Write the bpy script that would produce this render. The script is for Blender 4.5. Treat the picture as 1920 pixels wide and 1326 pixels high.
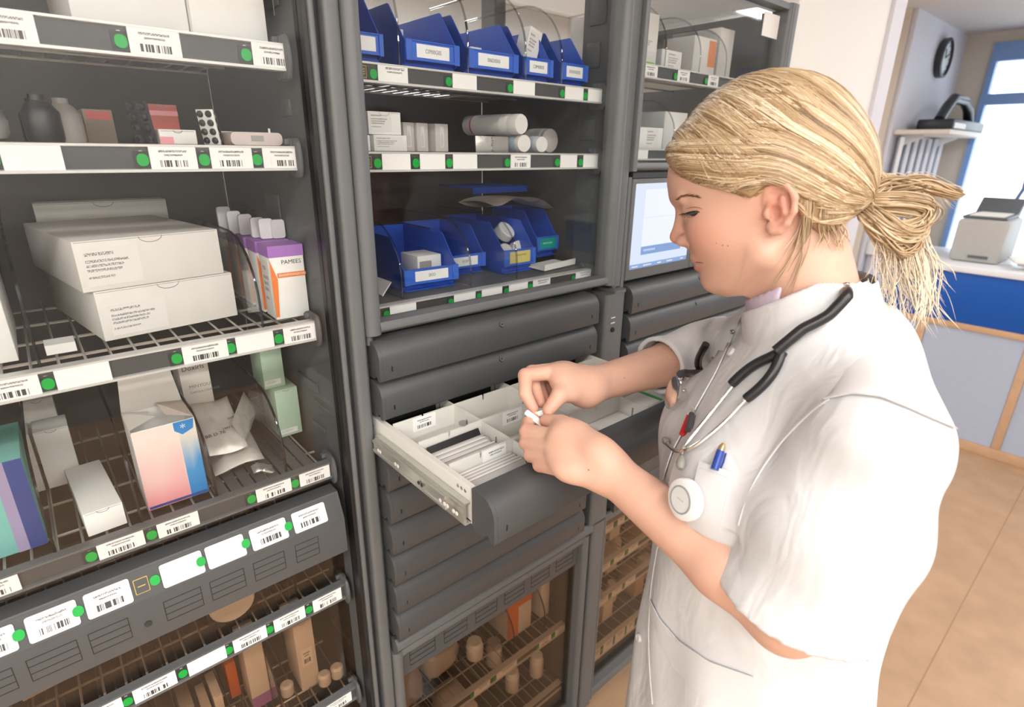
import bpy, bmesh, math, random
import numpy as np
from mathutils import Vector, Matrix, Euler
random.seed(7); rng = np.random.default_rng(7)
scene = bpy.context.scene
for o in list(bpy.data.objects): bpy.data.objects.remove(o)
COL = scene.collection
PI = math.pi
# ------------------------------------------------------------------ camera
YAW, PIT, ROL, FPX = math.radians(41.06), math.radians(20.06), math.radians(0.785), 1046.3
CAM = Vector((0.0, -0.75, 1.6)); IW, IH = 1920.0, 1326.0
_f = Vector((math.sin(YAW)*math.cos(PIT), math.cos(YAW)*math.cos(PIT), -math.sin(PIT)))
_r0 = Vector((math.cos(YAW), -math.sin(YAW), 0)); _u0 = _r0.cross(_f)
_r = _r0*math.cos(ROL) + _u0*math.sin(ROL); _u = -_r0*math.sin(ROL) + _u0*math.cos(ROL)
cd = bpy.data.cameras.new('camera'); cam = bpy.data.objects.new('camera', cd); COL.objects.link(cam)
cd.sensor_fit = 'HORIZONTAL'; cd.sensor_width = 36.0; cd.lens = FPX/IW*36.0; cd.clip_start = 0.02
cam.matrix_world = Matrix(((_r.x, _u.x, -_f.x, CAM.x), (_r.y, _u.y, -_f.y, CAM.y), (_r.z, _u.z, -_f.z, CAM.z), (0, 0, 0, 1)))
cd.dof.use_dof = True; cd.dof.focus_distance = 0.82; cd.dof.aperture_fstop = 5.0
scene.camera = cam
# ------------------------------------------------------------------ world, exposure, lamps' shared settings
world = bpy.data.worlds.new('sky'); scene.world = world; world.use_nodes = True
bg = world.node_tree.nodes['Background']; bg.inputs[0].default_value = (0.80, 0.90, 1.0, 1); bg.inputs[1].default_value = 3.6
scene.view_settings.view_transform = 'Standard'; scene.view_settings.look = 'None'
scene.view_settings.exposure = 0.05; scene.view_settings.gamma = 1.0; scene.view_settings.use_curve_mapping = False
LAMP_POWER = 27.0
# ------------------------------------------------------------------ measuring helpers (photo pixel -> metres)
def ray(px, py): return (_r*(px-IW/2) - _u*(py-IH/2) + _f*FPX)
def atY(px, py, Y): d = ray(px, py); return CAM + d*((Y-CAM.y)/d.y)
def atZ(px, py, Z): d = ray(px, py); return CAM + d*((Z-CAM.z)/d.z)
def atX(px, py, X): d = ray(px, py); return CAM + d*((X-CAM.x)/d.x)
def atD(px, py, D): return CAM + ray(px, py)*(D/FPX)
def xat(px, Y, z):                       # x of the point with given y, z that shows at pixel column px
    k = (px-IW/2)/FPX; a = _r - _f*k; v = Vector((0, Y-CAM.y, z-CAM.z))
    return CAM.x - a.dot(v)/a.x
# ------------------------------------------------------------------ object helpers
KEEPW = [False]                           # True: builders are given world coordinates even for parts
def wm(o):
    b = Matrix.LocRotScale(o.location, o.rotation_euler, o.scale)
    return b if o.parent is None else wm(o.parent) @ o.matrix_parent_inverse @ b
def link(o, parent=None):
    COL.objects.link(o)
    if parent is not None:
        o.parent = parent
        if KEEPW[0]: o.matrix_parent_inverse = wm(parent).inverted()
    return o
def tag(o, label=None, cat=None, group=None, kind=None):
    if label: o['label'] = label
    if cat: o['category'] = cat
    if group: o['group'] = group
    if kind: o['kind'] = kind
    return o
def empty(name, label=None, cat=None, loc=(0, 0, 0), rz=0, group=None):
    o = bpy.data.objects.new(name, None); COL.objects.link(o); o.location = loc; o.rotation_euler = (0, 0, rz)
    o.empty_display_size = 0.05
    return tag(o, label, cat, group)
class MB:
    def __init__(s): s.v = []; s.f = []; s.uv = None
    def add(s, vs, fs):
        n = len(s.v); s.v += [tuple(v) for v in vs]; s.f += [tuple(i+n for i in f) for f in fs]; return s
    def box(s, x0, x1, y0, y1, z0, z1):
        return s.add([(x0,y0,z0),(x1,y0,z0),(x1,y1,z0),(x0,y1,z0),(x0,y0,z1),(x1,y0,z1),(x1,y1,z1),(x0,y1,z1)],
                     [(0,3,2,1),(4,5,6,7),(0,1,5,4),(1,2,6,5),(2,3,7,6),(3,0,4,7)])
    def prism(s, prof, a, b, axis='x'):
        """2-D outline (counter-clockwise) swept from a to b; axis x: prof=(y,z); y: (x,z); z: (x,y)"""
        n = len(prof)
        def P(p, t): return {'x': (t, p[0], p[1]), 'y': (p[0], t, p[1]), 'z': (p[0], p[1], t)}[axis]
        vs = [P(p, a) for p in prof] + [P(p, b) for p in prof]
        fs = [tuple(range(n))[::-1], tuple(range(n, 2*n))] + [(i, (i+1) % n, n+(i+1) % n, n+i) for i in range(n)]
        return s.add(vs, fs)
    def tube(s, pts, r, n=8, cap=True):
        pts = [Vector(p) for p in pts]; m = len(pts); rr = r if hasattr(r, '__len__') else [r]*m
        up = None; vs = []
        for i, p in enumerate(pts):
            t = (pts[min(i+1, m-1)] - pts[max(i-1, 0)]).normalized()
            if up is None:
                up = Vector((0, 0, 1)) if abs(t.z) < .9 else Vector((1, 0, 0))
            a = (up - t*up.dot(t)).normalized(); b = t.cross(a); up = a
            vs += [p + a*(rr[i]*math.cos(2*PI*k/n)) + b*(rr[i]*math.sin(2*PI*k/n)) for k in range(n)]
        fs = [(i*n+k, i*n+(k+1) % n, (i+1)*n+(k+1) % n, (i+1)*n+k) for i in range(m-1) for k in range(n)]
        if cap: fs += [tuple(range(n))[::-1], tuple(range((m-1)*n, m*n))]
        return s.add(vs, fs)
    def lathe(s, prof, c=(0, 0, 0), axis='z', n=24):
        """prof: list of (r, h) from bottom to top"""
        vs = []; m = len(prof)
        for r, h in prof:
            for k in range(n):
                a = 2*PI*k/n; q = (r*math.cos(a), r*math.sin(a), h)
                if axis == 'y': q = (q[0], -q[2], q[1])
                if axis == 'x': q = (q[2], q[0], q[1])
                vs.append((q[0]+c[0], q[1]+c[1], q[2]+c[2]))
        fs = [(i*n+k, i*n+(k+1) % n, (i+1)*n+(k+1) % n, (i+1)*n+k) for i in range(m-1) for k in range(n)]
        fs += [tuple(range(n))[::-1], tuple(range((m-1)*n, m*n))]
        return s.add(vs, fs)
    def quad(s, a, b, c, d): return s.add([a, b, c, d], [(0, 1, 2, 3)])
    def xf(s, M): s.v = [tuple(M @ Vector(v)) for v in s.v]; return s
    def mesh(s, name, m, smooth=False, bevel=0, seg=2, recalc=True):
        me = bpy.data.meshes.new(name); me.from_pydata(s.v, [], s.f)
        if bevel or recalc:
            bm = bmesh.new(); bm.from_mesh(me)
            if recalc: bmesh.ops.recalc_face_normals(bm, faces=bm.faces)
            if bevel:
                es = [e for e in bm.edges if len(e.link_faces) == 2 and e.calc_face_angle(0) > .6]
                bmesh.ops.bevel(bm, geom=es, offset=bevel, segments=seg, profile=.5, affect='EDGES', clamp_overlap=True)
            bm.to_mesh(me); bm.free()
        if m is not None: me.materials.append(m)
        if smooth or bevel:
            me.polygons.foreach_set('use_smooth', [True]*len(me.polygons))
            if not (smooth == 'all'):
                me.set_sharp_from_angle(angle=.7)
        return me
    def build(s, name, m, parent=None, smooth=False, bevel=0, seg=2, loc=None, rot=None, recalc=True):
        o = bpy.data.objects.new(name, s.mesh(name, m, smooth, bevel, seg, recalc))
        if loc is not None: o.location = loc
        if rot is not None: o.rotation_euler = rot
        return link(o, parent)
def inst(name, me, parent=None, loc=(0, 0, 0), rot=(0, 0, 0), scale=(1, 1, 1)):
    o = bpy.data.objects.new(name, me); o.location = loc; o.rotation_euler = rot; o.scale = scale
    return link(o, parent)
def rrect(w, h, r, n=3):                 # rounded outline, centred, ccw
    out = []
    for cx, cy, a0 in ((w/2-r, h/2-r, 0), (-w/2+r, h/2-r, PI/2), (-w/2+r, -h/2+r, PI), (w/2-r, -h/2+r, 1.5*PI)):
        out += [(cx+r*math.cos(a0+PI/2*k/n), cy+r*math.sin(a0+PI/2*k/n)) for k in range(n+1)]
    return out
# ------------------------------------------------------------------ materials
MT = {}
def nd(nt, t, **kw):
    n = nt.nodes.new(t)
    for k, v in kw.items(): setattr(n, k, v)
    return n
def mat(name, col, rough=.5, metal=0, var=.06, vs=30, bump=0, bs=200, coat=0, spec=.5, sss=0, emit=None, es=0):
    if name in MT: return MT[name]
    m = bpy.data.materials.new(name); m.use_nodes = True; nt = m.node_tree; b = nt.nodes['Principled BSDF']
    b.inputs['Roughness'].default_value = rough; b.inputs['Metallic'].default_value = metal
    b.inputs['Coat Weight'].default_value = coat; b.inputs['Specular IOR Level'].default_value = spec
    tc = nd(nt, 'ShaderNodeTexCoord'); nz = nd(nt, 'ShaderNodeTexNoise'); nz.inputs['Scale'].default_value = vs; nz.inputs['Detail'].default_value = 4
    nt.links.new(tc.outputs['Object'], nz.inputs['Vector'])
    mx = nd(nt, 'ShaderNodeMix', data_type='RGBA')
    mx.inputs['A'].default_value = tuple(c*(1-var) for c in col)+(1,); mx.inputs['B'].default_value = tuple(min(1, c*(1+var)) for c in col)+(1,)
    nt.links.new(nz.outputs['Fac'], mx.inputs['Factor']); nt.links.new(mx.outputs['Result'], b.inputs['Base Color'])
    if bump:
        n2 = nd(nt, 'ShaderNodeTexNoise'); n2.inputs['Scale'].default_value = bs; n2.inputs['Detail'].default_value = 3
        nt.links.new(tc.outputs['Object'], n2.inputs['Vector'])
        bp = nd(nt, 'ShaderNodeBump'); bp.inputs['Strength'].default_value = bump; bp.inputs['Distance'].default_value = .002
        nt.links.new(n2.outputs['Fac'], bp.inputs['Height']); nt.links.new(bp.outputs['Normal'], b.inputs['Normal'])
    if sss:
        b.inputs['Subsurface Weight'].default_value = sss; b.inputs['Subsurface Radius'].default_value = (.012, .005, .003); b.inputs['Subsurface Scale'].default_value = .6
    if emit: b.inputs['Emission Color'].default_value = emit+(1,); b.inputs['Emission Strength'].default_value = es
    MT[name] = m; return m
def glass(name, tint, ior=1.5, rough=0, gloss=1.0):
    """thin clear sheet: transparent with a Fresnel reflection on each face"""
    m = bpy.data.materials.new(name); m.use_nodes = True; nt = m.node_tree; nt.nodes.clear()
    out = nd(nt, 'ShaderNodeOutputMaterial'); mx = nd(nt, 'ShaderNodeMixShader'); tr = nd(nt, 'ShaderNodeBsdfTransparent'); gl = nd(nt, 'ShaderNodeBsdfGlossy')
    lw = nd(nt, 'ShaderNodeLayerWeight'); lw.inputs['Blend'].default_value = .5; f0 = ((ior-1)/(ior+1))**2
    fr = nd(nt, 'ShaderNodeMath', operation='MULTIPLY_ADD'); fr.inputs[1].default_value = 1-f0; fr.inputs[2].default_value = f0
    pw = nd(nt, 'ShaderNodeMath', operation='POWER'); pw.inputs[1].default_value = 5; nt.links.new(lw.outputs['Facing'], pw.inputs[0]); nt.links.new(pw.outputs[0], fr.inputs[0])
    tr.inputs[0].default_value = tint+(1,)
    nz = nd(nt, 'ShaderNodeTexNoise'); nz.inputs['Scale'].default_value = 3; mr = nd(nt, 'ShaderNodeMapRange'); mr.inputs['To Min'].default_value = rough; mr.inputs['To Max'].default_value = rough+.015
    nt.links.new(nz.outputs['Fac'], mr.inputs['Value']); nt.links.new(mr.outputs['Result'], gl.inputs['Roughness'])
    gl.inputs[0].default_value = (gloss, gloss, gloss, 1)
    nt.links.new(fr.outputs[0], mx.inputs[0]); nt.links.new(tr.outputs[0], mx.inputs[1]); nt.links.new(gl.outputs[0], mx.inputs[2]); nt.links.new(mx.outputs[0], out.inputs[0])
    MT[name] = m; return m
def math_n(nt, op, a, b=None, c=None):
    n = nd(nt, 'ShaderNodeMath', operation=op)
    for i, x in enumerate((a, b, c)):
        if x is None: continue
        if isinstance(x, (int, float)): n.inputs[i].default_value = x
        else: nt.links.new(x, n.inputs[i])
    return n.outputs[0]
def print_mat(name, paper, ink, bars=None, lines=(), scale=60, rough=.55, xl=.1, xr=.9):
    """flat print on paper from UV: barcode band and/or bands of tiny lettering"""
    m = bpy.data.materials.new(name); m.use_nodes = True; nt = m.node_tree; b = nt.nodes['Principled BSDF']; b.inputs['Roughness'].default_value = rough
    tc = nd(nt, 'ShaderNodeTexCoord'); sp = nd(nt, 'ShaderNodeSeparateXYZ'); nt.links.new(tc.outputs['UV'], sp.inputs[0]); u, v = sp.outputs[0], sp.outputs[1]
    oi = nd(nt, 'ShaderNodeObjectInfo'); rnd = math_n(nt, 'MULTIPLY', oi.outputs['Random'], 97.0)
    def band(x, lo, hi): return math_n(nt, 'MULTIPLY', math_n(nt, 'GREATER_THAN', x, lo), math_n(nt, 'LESS_THAN', x, hi))
    tot = None
    def put(x):
        nonlocal tot
        tot = x if tot is None else math_n(nt, 'MAXIMUM', tot, x)
    if bars:
        cell = math_n(nt, 'ADD', math_n(nt, 'FLOOR', math_n(nt, 'MULTIPLY', u, scale)), rnd)
        wn = nd(nt, 'ShaderNodeTexWhiteNoise', noise_dimensions='1D'); nt.links.new(cell, wn.inputs['W'])
        put(math_n(nt, 'MULTIPLY', math_n(nt, 'MULTIPLY', math_n(nt, 'GREATER_THAN', wn.outputs['Value'], .45), band(v, bars[0], bars[1])), band(u, bars[2], bars[3])))
    for (lo, hi, a, c) in lines:
        cb = nd(nt, 'ShaderNodeCombineXYZ'); nt.links.new(math_n(nt, 'ADD', math_n(nt, 'MULTIPLY', u, scale*1.3), rnd), cb.inputs[0]); nt.links.new(math_n(nt, 'MULTIPLY', v, 2.2/(hi-lo)), cb.inputs[1])
        nz = nd(nt, 'ShaderNodeTexNoise'); nz.inputs['Scale'].default_value = 1.0; nz.inputs['Detail'].default_value = 1; nt.links.new(cb.outputs[0], nz.inputs['Vector'])
        put(math_n(nt, 'MULTIPLY', math_n(nt, 'MULTIPLY', math_n(nt, 'GREATER_THAN', nz.outputs['Fac'], .47), band(v, lo, hi)), band(u, a, c)))
    mx = nd(nt, 'ShaderNodeMix', data_type='RGBA'); mx.inputs['A'].default_value = paper+(1,); mx.inputs['B'].default_value = ink+(1,)
    if tot is not None: nt.links.new(tot, mx.inputs['Factor'])
    else: mx.inputs['Factor'].default_value = 0
    nt.links.new(mx.outputs['Result'], b.inputs['Base Color']); MT[name] = m; return m
def card(name, w, h, m, parent, loc, rot=(PI/2, 0, 0), r=.003, t=.0012, n=3):
    """thin rounded card; local xy is its face, +z its front; UV 0..1 over the face"""
    o2 = rrect(w, h, min(r, w/2.01, h/2.01), n); k = len(o2)
    me = bpy.data.meshes.new(name); me.from_pydata([(x, y, t) for x, y in o2]+[(x, y, 0) for x, y in o2], [], [tuple(range(k)), tuple(range(2*k-1, k-1, -1))]+[(i, k+i, k+(i+1) % k, (i+1) % k) for i in range(k)])
    uvl = me.uv_layers.new(name='UVMap')
    for p in me.polygons:
        for li in p.loop_indices:
            vv = me.vertices[me.loops[li].vertex_index].co; uvl.data[li].uv = (vv.x/w+.5, vv.y/h+.5)
    me.materials.append(m); return inst(name, me, parent, loc, rot)
def text(s, size, m, parent, loc, rot=(PI/2, 0, 0), align='LEFT', name='lettering', ext=.0001, sx=1.0):
    cu = bpy.data.curves.new(name, 'FONT'); cu.body = s; cu.size = size; cu.align_x = align; cu.align_y = 'CENTER'; cu.extrude = ext; cu.resolution_u = 2
    tmp = bpy.data.objects.new('tmp', cu); COL.objects.link(tmp); bpy.context.view_layer.update()
    me = bpy.data.meshes.new_from_object(tmp); bpy.data.objects.remove(tmp); me.materials.clear(); me.materials.append(m); me.name = name
    return inst(name, me, parent, loc, rot, (sx, 1, 1))
# palette
CABG = mat('cabinet_grey', (.120, .126, .127), .42, bump=.10, bs=900)
CABD = mat('cabinet_dark', (.030, .031, .033), .5)
DRWG = mat('drawer_grey', (.072, .075, .077), .40, bump=.12, bs=900)
SIDE = mat('cabinet_side_plastic', (.090, .095, .097), .55)
BACK = mat('cabinet_back', (.075, .070, .064), .6)
RAILM = mat('rail_metal', (.62, .62, .60), .35, .3)
RAILD = mat('rail_face', (.060, .062, .062), .45)
WIRE = mat('wire_metal', (.50, .49, .46), .35, .6)
BLACK = mat('black_plastic', (.012, .012, .013), .4)
WHITE = mat('white_card', (.80, .79, .76), .6)
WHITE2 = mat('white_carton', (.72, .70, .66), .6, bump=.05, bs=60)
WHITE3 = mat('warm_white_carton', (.62, .57, .51), .6)
GREEN = mat('green_button', (.0, .36, .045), .4)
YELL = mat('yellow_print', (.55, .38, .06), .6)
INK = mat('black_ink', (.02, .02, .022), .7)
GINK = mat('grey_ink', (.22, .21, .21), .7)
WINK = mat('white_ink', (.75, .75, .73), .6)
BLUE = mat('blue_bin_plastic', (.018, .085, .50), .38, var=.05)
GLASS = glass('door_glass', (.95, .955, .95), 1.34)
GLASSB = glass('tinted_door_glass', (.80, .72, .64), 1.42)
ACRY = glass('clear_acrylic', (.95, .96, .965), 1.35)
ACRE = glass('acrylic_edge', (.45, .48, .52), 1.5)
SILV = mat('bright_metal', (.70, .69, .66), .28, .9)
LBL = print_mat('label_barcode', (.82, .82, .80), (.05, .05, .05), (.16, .42, .20, .80), ((.58, .65, .3, .7), (.72, .80, .2, .8)), 74)
LBLT = print_mat('label_text', (.82, .82, .80), (.10, .10, .10), None, ((.55, .64, .3, .8), (.72, .84, .25, .9)), 40)
LBL0 = print_mat('label_blank', (.83, .83, .81), (.4, .4, .4))
BTX = print_mat('box_text_lines', (.76, .74, .71), (.25, .24, .24), None, ((.80, .88, .04, .55), (.62, .69, .04, .8), (.50, .57, .04, .7), (.38, .45, .04, .66), (.2, .26, .04, .5)), 34)
# ================================================================== the room
FLOORM = mat('floor_vinyl', (.47, .30, .18), .42, var=.22, vs=9, bump=.04, bs=40)
WALLM = mat('white_wall_paint', (.80, .79, .76), .7, var=.02)
WALLB = mat('cool_wall_paint', (.66, .66, .72), .7, var=.02)
WALLC = mat('beige_wall_paint', (.62, .56, .48), .7, var=.03)
CEILM = mat('ceiling_paint', (.62, .57, .54), .8, var=.03)
BLUEF = mat('blue_window_frame', (.20, .34, .64), .45)
def struct(name, m, *boxes, bevel=0):
    b = MB()
    for q in boxes: b.box(*q)
    return tag(b.build(name, m, bevel=bevel), kind='structure')
X0, X1, Y0, Y1, ZC = -2.2, 6.0, -3.2, .56, 2.5
flo = struct('floor', FLOORM, (X0-.1, X1+.1, Y0-.1, 2.6, -.06, 0))
JNT = mat('floor_joint', (.36, .22, .12), .6)
for i, yy in enumerate((-.62, -1.9)):                  # welded seams between the vinyl sheets
    MB().box(1.6, X1, yy-.002, yy+.002, 0, .0006).build('seam', JNT, flo)
struct('ceiling', CEILM, (X0-.1, X1+.1, Y0-.1, 2.6, ZC, ZC+.08))
struct('wall_back', WALLM, (X0, 4.70, 2.5, 2.6, 0, ZC))
struct('wall_cabinet_side', WALLM, (1.585, 2.20, .0, Y1-.001, 0, ZC))
struct('trim_1', WALLB, (2.201, 2.30, -.012, Y1-.001, 0, ZC))
struct('wall_left', WALLM, (X0-.1, X0, Y0, 2.6, 0, ZC))
struct('wall_behind_camera', mat('grey_wall_paint', (.46, .45, .44), .7), (X0, X1, Y0-.1, Y0, 0, ZC))
struct('wall_clock', WALLB, (4.73, X1, .69, 1.2, 0, ZC))
struct('wall_passage', WALLC, (4.70, 4.729, .72, 2.5, 0, ZC))
# beyond the pharmacy: the window wall with its blue frame (the wall has a hole, the pane stands in it)
wy0, wy1, wz0, wz1 = -2.6, .50, .55, 2.42
struct('wall_window', WALLC, (X1, X1+.12, Y0, .69, 0, wz0), (X1, X1+.12, Y0, wy0, wz0, ZC), (X1, X1+.12, wy1, .69, wz0, ZC), (X1, X1+.12, wy0, wy1, wz1, ZC))
win = struct('window_1', BLUEF, (X1-.03, X1+.05, wy0, wy1, wz1-.13, wz1), (X1-.03, X1+.05, wy0, wy1, wz0, wz0+.06), (X1-.03, X1+.05, wy0, wy0+.06, wz0+.06, wz1-.13), (X1-.03, X1+.05, wy1-.04, wy1, wz0+.06, wz1-.13),
             (X1-.028, X1+.048, wy0+.06, wy1-.04, 1.98, 2.06), (X1-.028, X1+.048, -.55, -.48, wz0+.06, 1.98), (X1-.028, X1+.048, -1.6, -1.53, wz0+.06, 1.98))
for a, b, c, d in ((wy0+.06, wy1-.04, 2.06, wz1-.13), (-.48, wy1-.04, wz0+.06, 1.98), (-1.53, -.55, wz0+.06, 1.98), (wy0+.06, -1.6, wz0+.06, 1.98)):
    MB().box(X1+.005, X1+.013, a, b, c, d).build('pane', GLASS, win)
# ceiling luminaires: long white trays with a glowing diffuser, and the light they give
LFR = mat('luminaire_tray', (.8, .8, .8), .4); LDF = mat('luminaire_diffuser', (.9, .9, .88), .5, emit=(1.0, .97, .94), es=3.0)
for i, (x, y, nm) in enumerate(((-1.3, -1.3, 'ceiling light left of the camera, in the row nearest the cabinets'), (.25, -1.3, 'ceiling light just behind and above the camera'), (2.7, -.75, 'fill light added above the aisle beyond the person'), (4.4, -1.3, 'ceiling light above the blue counter'),  # light beyond the person is added to brighten the white wall
                               (-1.5, -2.7, 'leftmost ceiling light of the rear row'), (-.15, -2.7, 'second ceiling light of the rear row'), (1.15, -2.7, 'third ceiling light of the rear row'), (-.6, 1.55, 'fill light added in the aisle behind the cabinets, left one'), (1.2, 1.55, 'fill light added in the aisle behind the cabinets, middle one'), (3.0, 1.55, 'fill light added in the aisle behind the cabinets, right one'))):  # aisle lights behind the cabinets are added to brighten the wall there
    t = empty('ceiling_light', 'white flush '+nm, 'ceiling light', (x, y, ZC), group='ceiling lights')
    fb = MB(); 
    for q in ((-.62, .62, -.17, -.15), (-.62, .62, .15, .17), (-.62, -.60, -.15, .15), (.60, .62, -.15, .15)): fb.box(*q, -.04, -.0005)
    fb.build('tray', LFR, t)
    MB().box(-.60, .60, -.15, .15, -.03, -.025).build('diffuser', LDF, t)
    ld = bpy.data.lights.new('tube_light', 'AREA'); ld.shape = 'RECTANGLE'; ld.size = 1.18; ld.size_y = .28; ld.energy = LAMP_POWER*(.75 if y > -2 else 1.35)*(1.0 if x < 3 else .9)*(.32 if y > -1 and y < 0 else 1)*(1.35 if x < -1 and y > -2 else 1)*(.72 if abs(x-.25) < .01 else 1); ld.color = (1, .982, .962)
    lo = bpy.data.objects.new('tube_light', ld); lo.location = (0, 0, -.035); link(lo, t)
# ================================================================== the three dispensing cabinets
KEEPW[0] = True
ZT, ZB = 1.945, .085
cabA = empty('dispensing_cabinet', 'dark grey medicine cabinet with wire shelves and a label-strip flap, nearest the camera', 'cabinet', (0, .23, 0), group='dispensing cabinets')
cabB = empty('dispensing_cabinet', 'dark grey medicine cabinet with the pulled-out drawer in front of the person', 'cabinet', (.64, .23, 0), group='dispensing cabinets')
cabC = empty('dispensing_cabinet', 'dark grey medicine cabinet with a built-in screen, behind the person beside the white wall', 'cabinet', (1.26, .23, 0), group='dispensing cabinets')
def half_round(xa, xb, yf, yb, n=8):     # plan outline, rounded towards the room (-y)
    c, r = (xa+xb)/2, (xb-xa)/2; d = min(r, .5*(yb-yf))
    return [(xb, yb), (xa, yb)] + [(c - r*math.cos(PI*k/n), yf + d - d*math.sin(PI*k/n)) for k in range(n+1)]
def soft(xa, xb, yf, yb, r=.005, n=4):
    a = [(xa+r-r*math.cos(PI/2*k/n), yf+r-r*math.sin(PI/2*k/n)) for k in range(n+1)]
    b = [(xb-r+r*math.sin(PI/2*k/n), yf+r-r*math.cos(PI/2*k/n)) for k in range(n+1)]
    return [(xb, yb), (xa, yb)] + a + b
def post(name, out, z0, z1, m, par): return MB().prism(out, z0, z1, 'z').build(name, m, par, smooth=True)
# ---- carcasses
for cab, xa, xb in ((cabA, -.33, .312), (cabB, .3575, .934), (cabC, .9622, 1.545)):
    MB().box(xa, xb, .450, .46, ZB, ZT-.03 if cab is cabA else 1.722 if cab is cabB else 1.56).build('back_panel', BACK, cab)
    for sx0, sx1, keep in ((xa, xa+.005, cab is not cabC), (xb, xb+.006, cab is not cabB)):
        if keep: MB().box(sx0, sx1, .0305, .449, ZB+.0205, ZT-.011).build('side_panel', SIDE, cab)
        else:                                                        # open framework above between B and C
            MB().box(sx0, sx1, .0305, .118, ZB+.0205, ZT-.011).build('side_panel', SIDE, cab)
            MB().box(sx0, sx1, .1185, .449, ZB+.0205, 1.722 if cab is cabB else 1.56).build('side_panel', BACK, cab)
            MB().box(sx0, sx1, .40, .449, 1.7225, ZT-.011).build('rear_post', SIDE, cab)
    MB().box(xa, xb, .03, .45, ZB, ZB+.02).build('bottom_panel', CABD, cab)
    MB().box(xa, xb, .03, .45, ZT-.01, ZT-.004).build('top_panel', ACRY, cab)
    for wx in (xa+.07, xb-.07):
        for wy in (.08, .40):
            c = MB(); c.lathe([(.012, -.012), (.035, -.010), (.035, .010), (.012, .012)], (wx, wy, .036), 'x', 16); c.box(wx-.016, wx+.016, wy-.02, wy+.02, .05, ZB)
            c.build('caster', CABD, cab, smooth=True)
# recesses moulded in the visible side walls
for (ya, yb, za, zb) in ((.06, .10, 1.83, 1.90), (.07, .105, 1.755, 1.80), (.07, .11, 1.62, 1.66), (.07, .11, 1.44, 1.50)):
    MB().box(.931, .934, ya, yb, za, zb).build('side_moulding', SIDE, cabB, bevel=.0012)
for (ya, yb, za, zb) in ((.07, .13, 1.77, 1.86), (.07, .10, 1.64, 1.66), (.16, .22, 1.47, 1.53), (.09, .17, 1.22, 1.235), (.08, .13, 1.15, 1.158), (.08, .16, .68, .70)):
    MB().box(.309, .312, ya, yb, za, zb).build('side_moulding', SIDE, cabA, bevel=.0012)
# ---- uprights
post('gasket', [(.318, .03), (.312, .03), (.312, .003), (.318, .003)], ZB, ZT, BLACK, cabA)
post('upright', soft(.3182, .3262, -.002, .03, .003), ZB, ZT, CABG, cabA)
post('groove', [(.3345, .03), (.3265, .03), (.3265, .012), (.3345, .012)], ZB, ZT, CABD, cabA)
post('upright', soft(.3347, .3568, -.008, .03, .006), ZB, ZT, CABG, cabA)
post('upright', soft(-.345, -.331, -.004, .03, .004), ZB, ZT, CABG, cabA)
MB().box(-.33, .318, -.002, .03, ZB, ZB+.05).build('plinth_bar', CABG, cabA, bevel=.004)
MB().box(-.33, .318, -.002, .03, ZT-.035, ZT).build('top_bar', CABG, cabA, bevel=.004)
# cabinet B: two glazed doors (stiles, rails, pane) and the drawer bank between
def door(cab, x0, x1, z0, z1, gl, sw=.026, rw=.018, yg=.012, lw=None):
    d = post('door', half_round(x0, x0+sw, -.014, .024), z0, z1, CABG, cab)
    post('stile', half_round(x1-(lw or sw), x1, -.014, .024), z0, z1, CABG, d)
    MB().prism([(.022, z0+.002), (.022, z0+rw), (-.008, z0+rw), (-.012, z0+rw-.006), (-.012, z0+.006), (-.008, z0+.002)], x0+sw-.004, x1-(lw or sw)+.004).build('bottom_rail', CABG, d, smooth=True)
    MB().box(x0+sw-.004, x1-(lw or sw)+.004, -.010, .022, z1-rw, z1-.001).build('top_rail', CABG, d, bevel=.003)
    MB().box(x0+sw-.006, x1-(lw or sw)+.006, yg, yg+.004, z0+rw-.004, z1-rw+.004).build('pane', gl, d)
    return d
door(cabB, .3575, .9345, 1.333, ZT-.002, GLASS, lw=.030)
post('hinge_pin', [(.366+.006*math.cos(a*PI/5), .004+.006*math.sin(a*PI/5)) for a in range(10)], 1.316, 1.333, CABG, cabB)
post('upright', soft(.3575, .3655, .010, .03, .002), .742, 1.33, CABG, cabB)
for z in (1.285, 1.175, 1.02, .82, .78):
    MB().lathe([(.003, .0), (.003, .0015), (.0012, .0016)], (.3615, .010, z), 'y', 10).build('screw', CABD, cabB, smooth=True)
post('upright', soft(.9352, .961, -.004, .03, .005), 1.325, ZT, CABG, cabB)
p = post('upright', soft(.897, .961, -.020, .03, .007), .735, 1.315, CABG, cabB)
post('cap', soft(.925, .9615, -.023, .03, .008), 1.3152, 1.322, CABG, cabB)
post('hinge_pin', [(.944+.007*math.cos(a*PI/5), .004+.007*math.sin(a*PI/5)) for a in range(10)], 1.322, 1.333, CABG, cabB)
for z in (1.262, 1.250): MB().box(.917, .930, -.0205, -.0195, z, z+.002).build('slot', WINK, p)
MB().lathe([(.0055, 0), (.0055, .003), (.004, .005), (.001, .0055)], (.923, -.0195, 1.236), 'y', 14).build('screw', BLACK, p, smooth=True)
post('upright', soft(.915, .961, -.018, .03, .008), ZB, .728, CABG, cabB)
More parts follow.
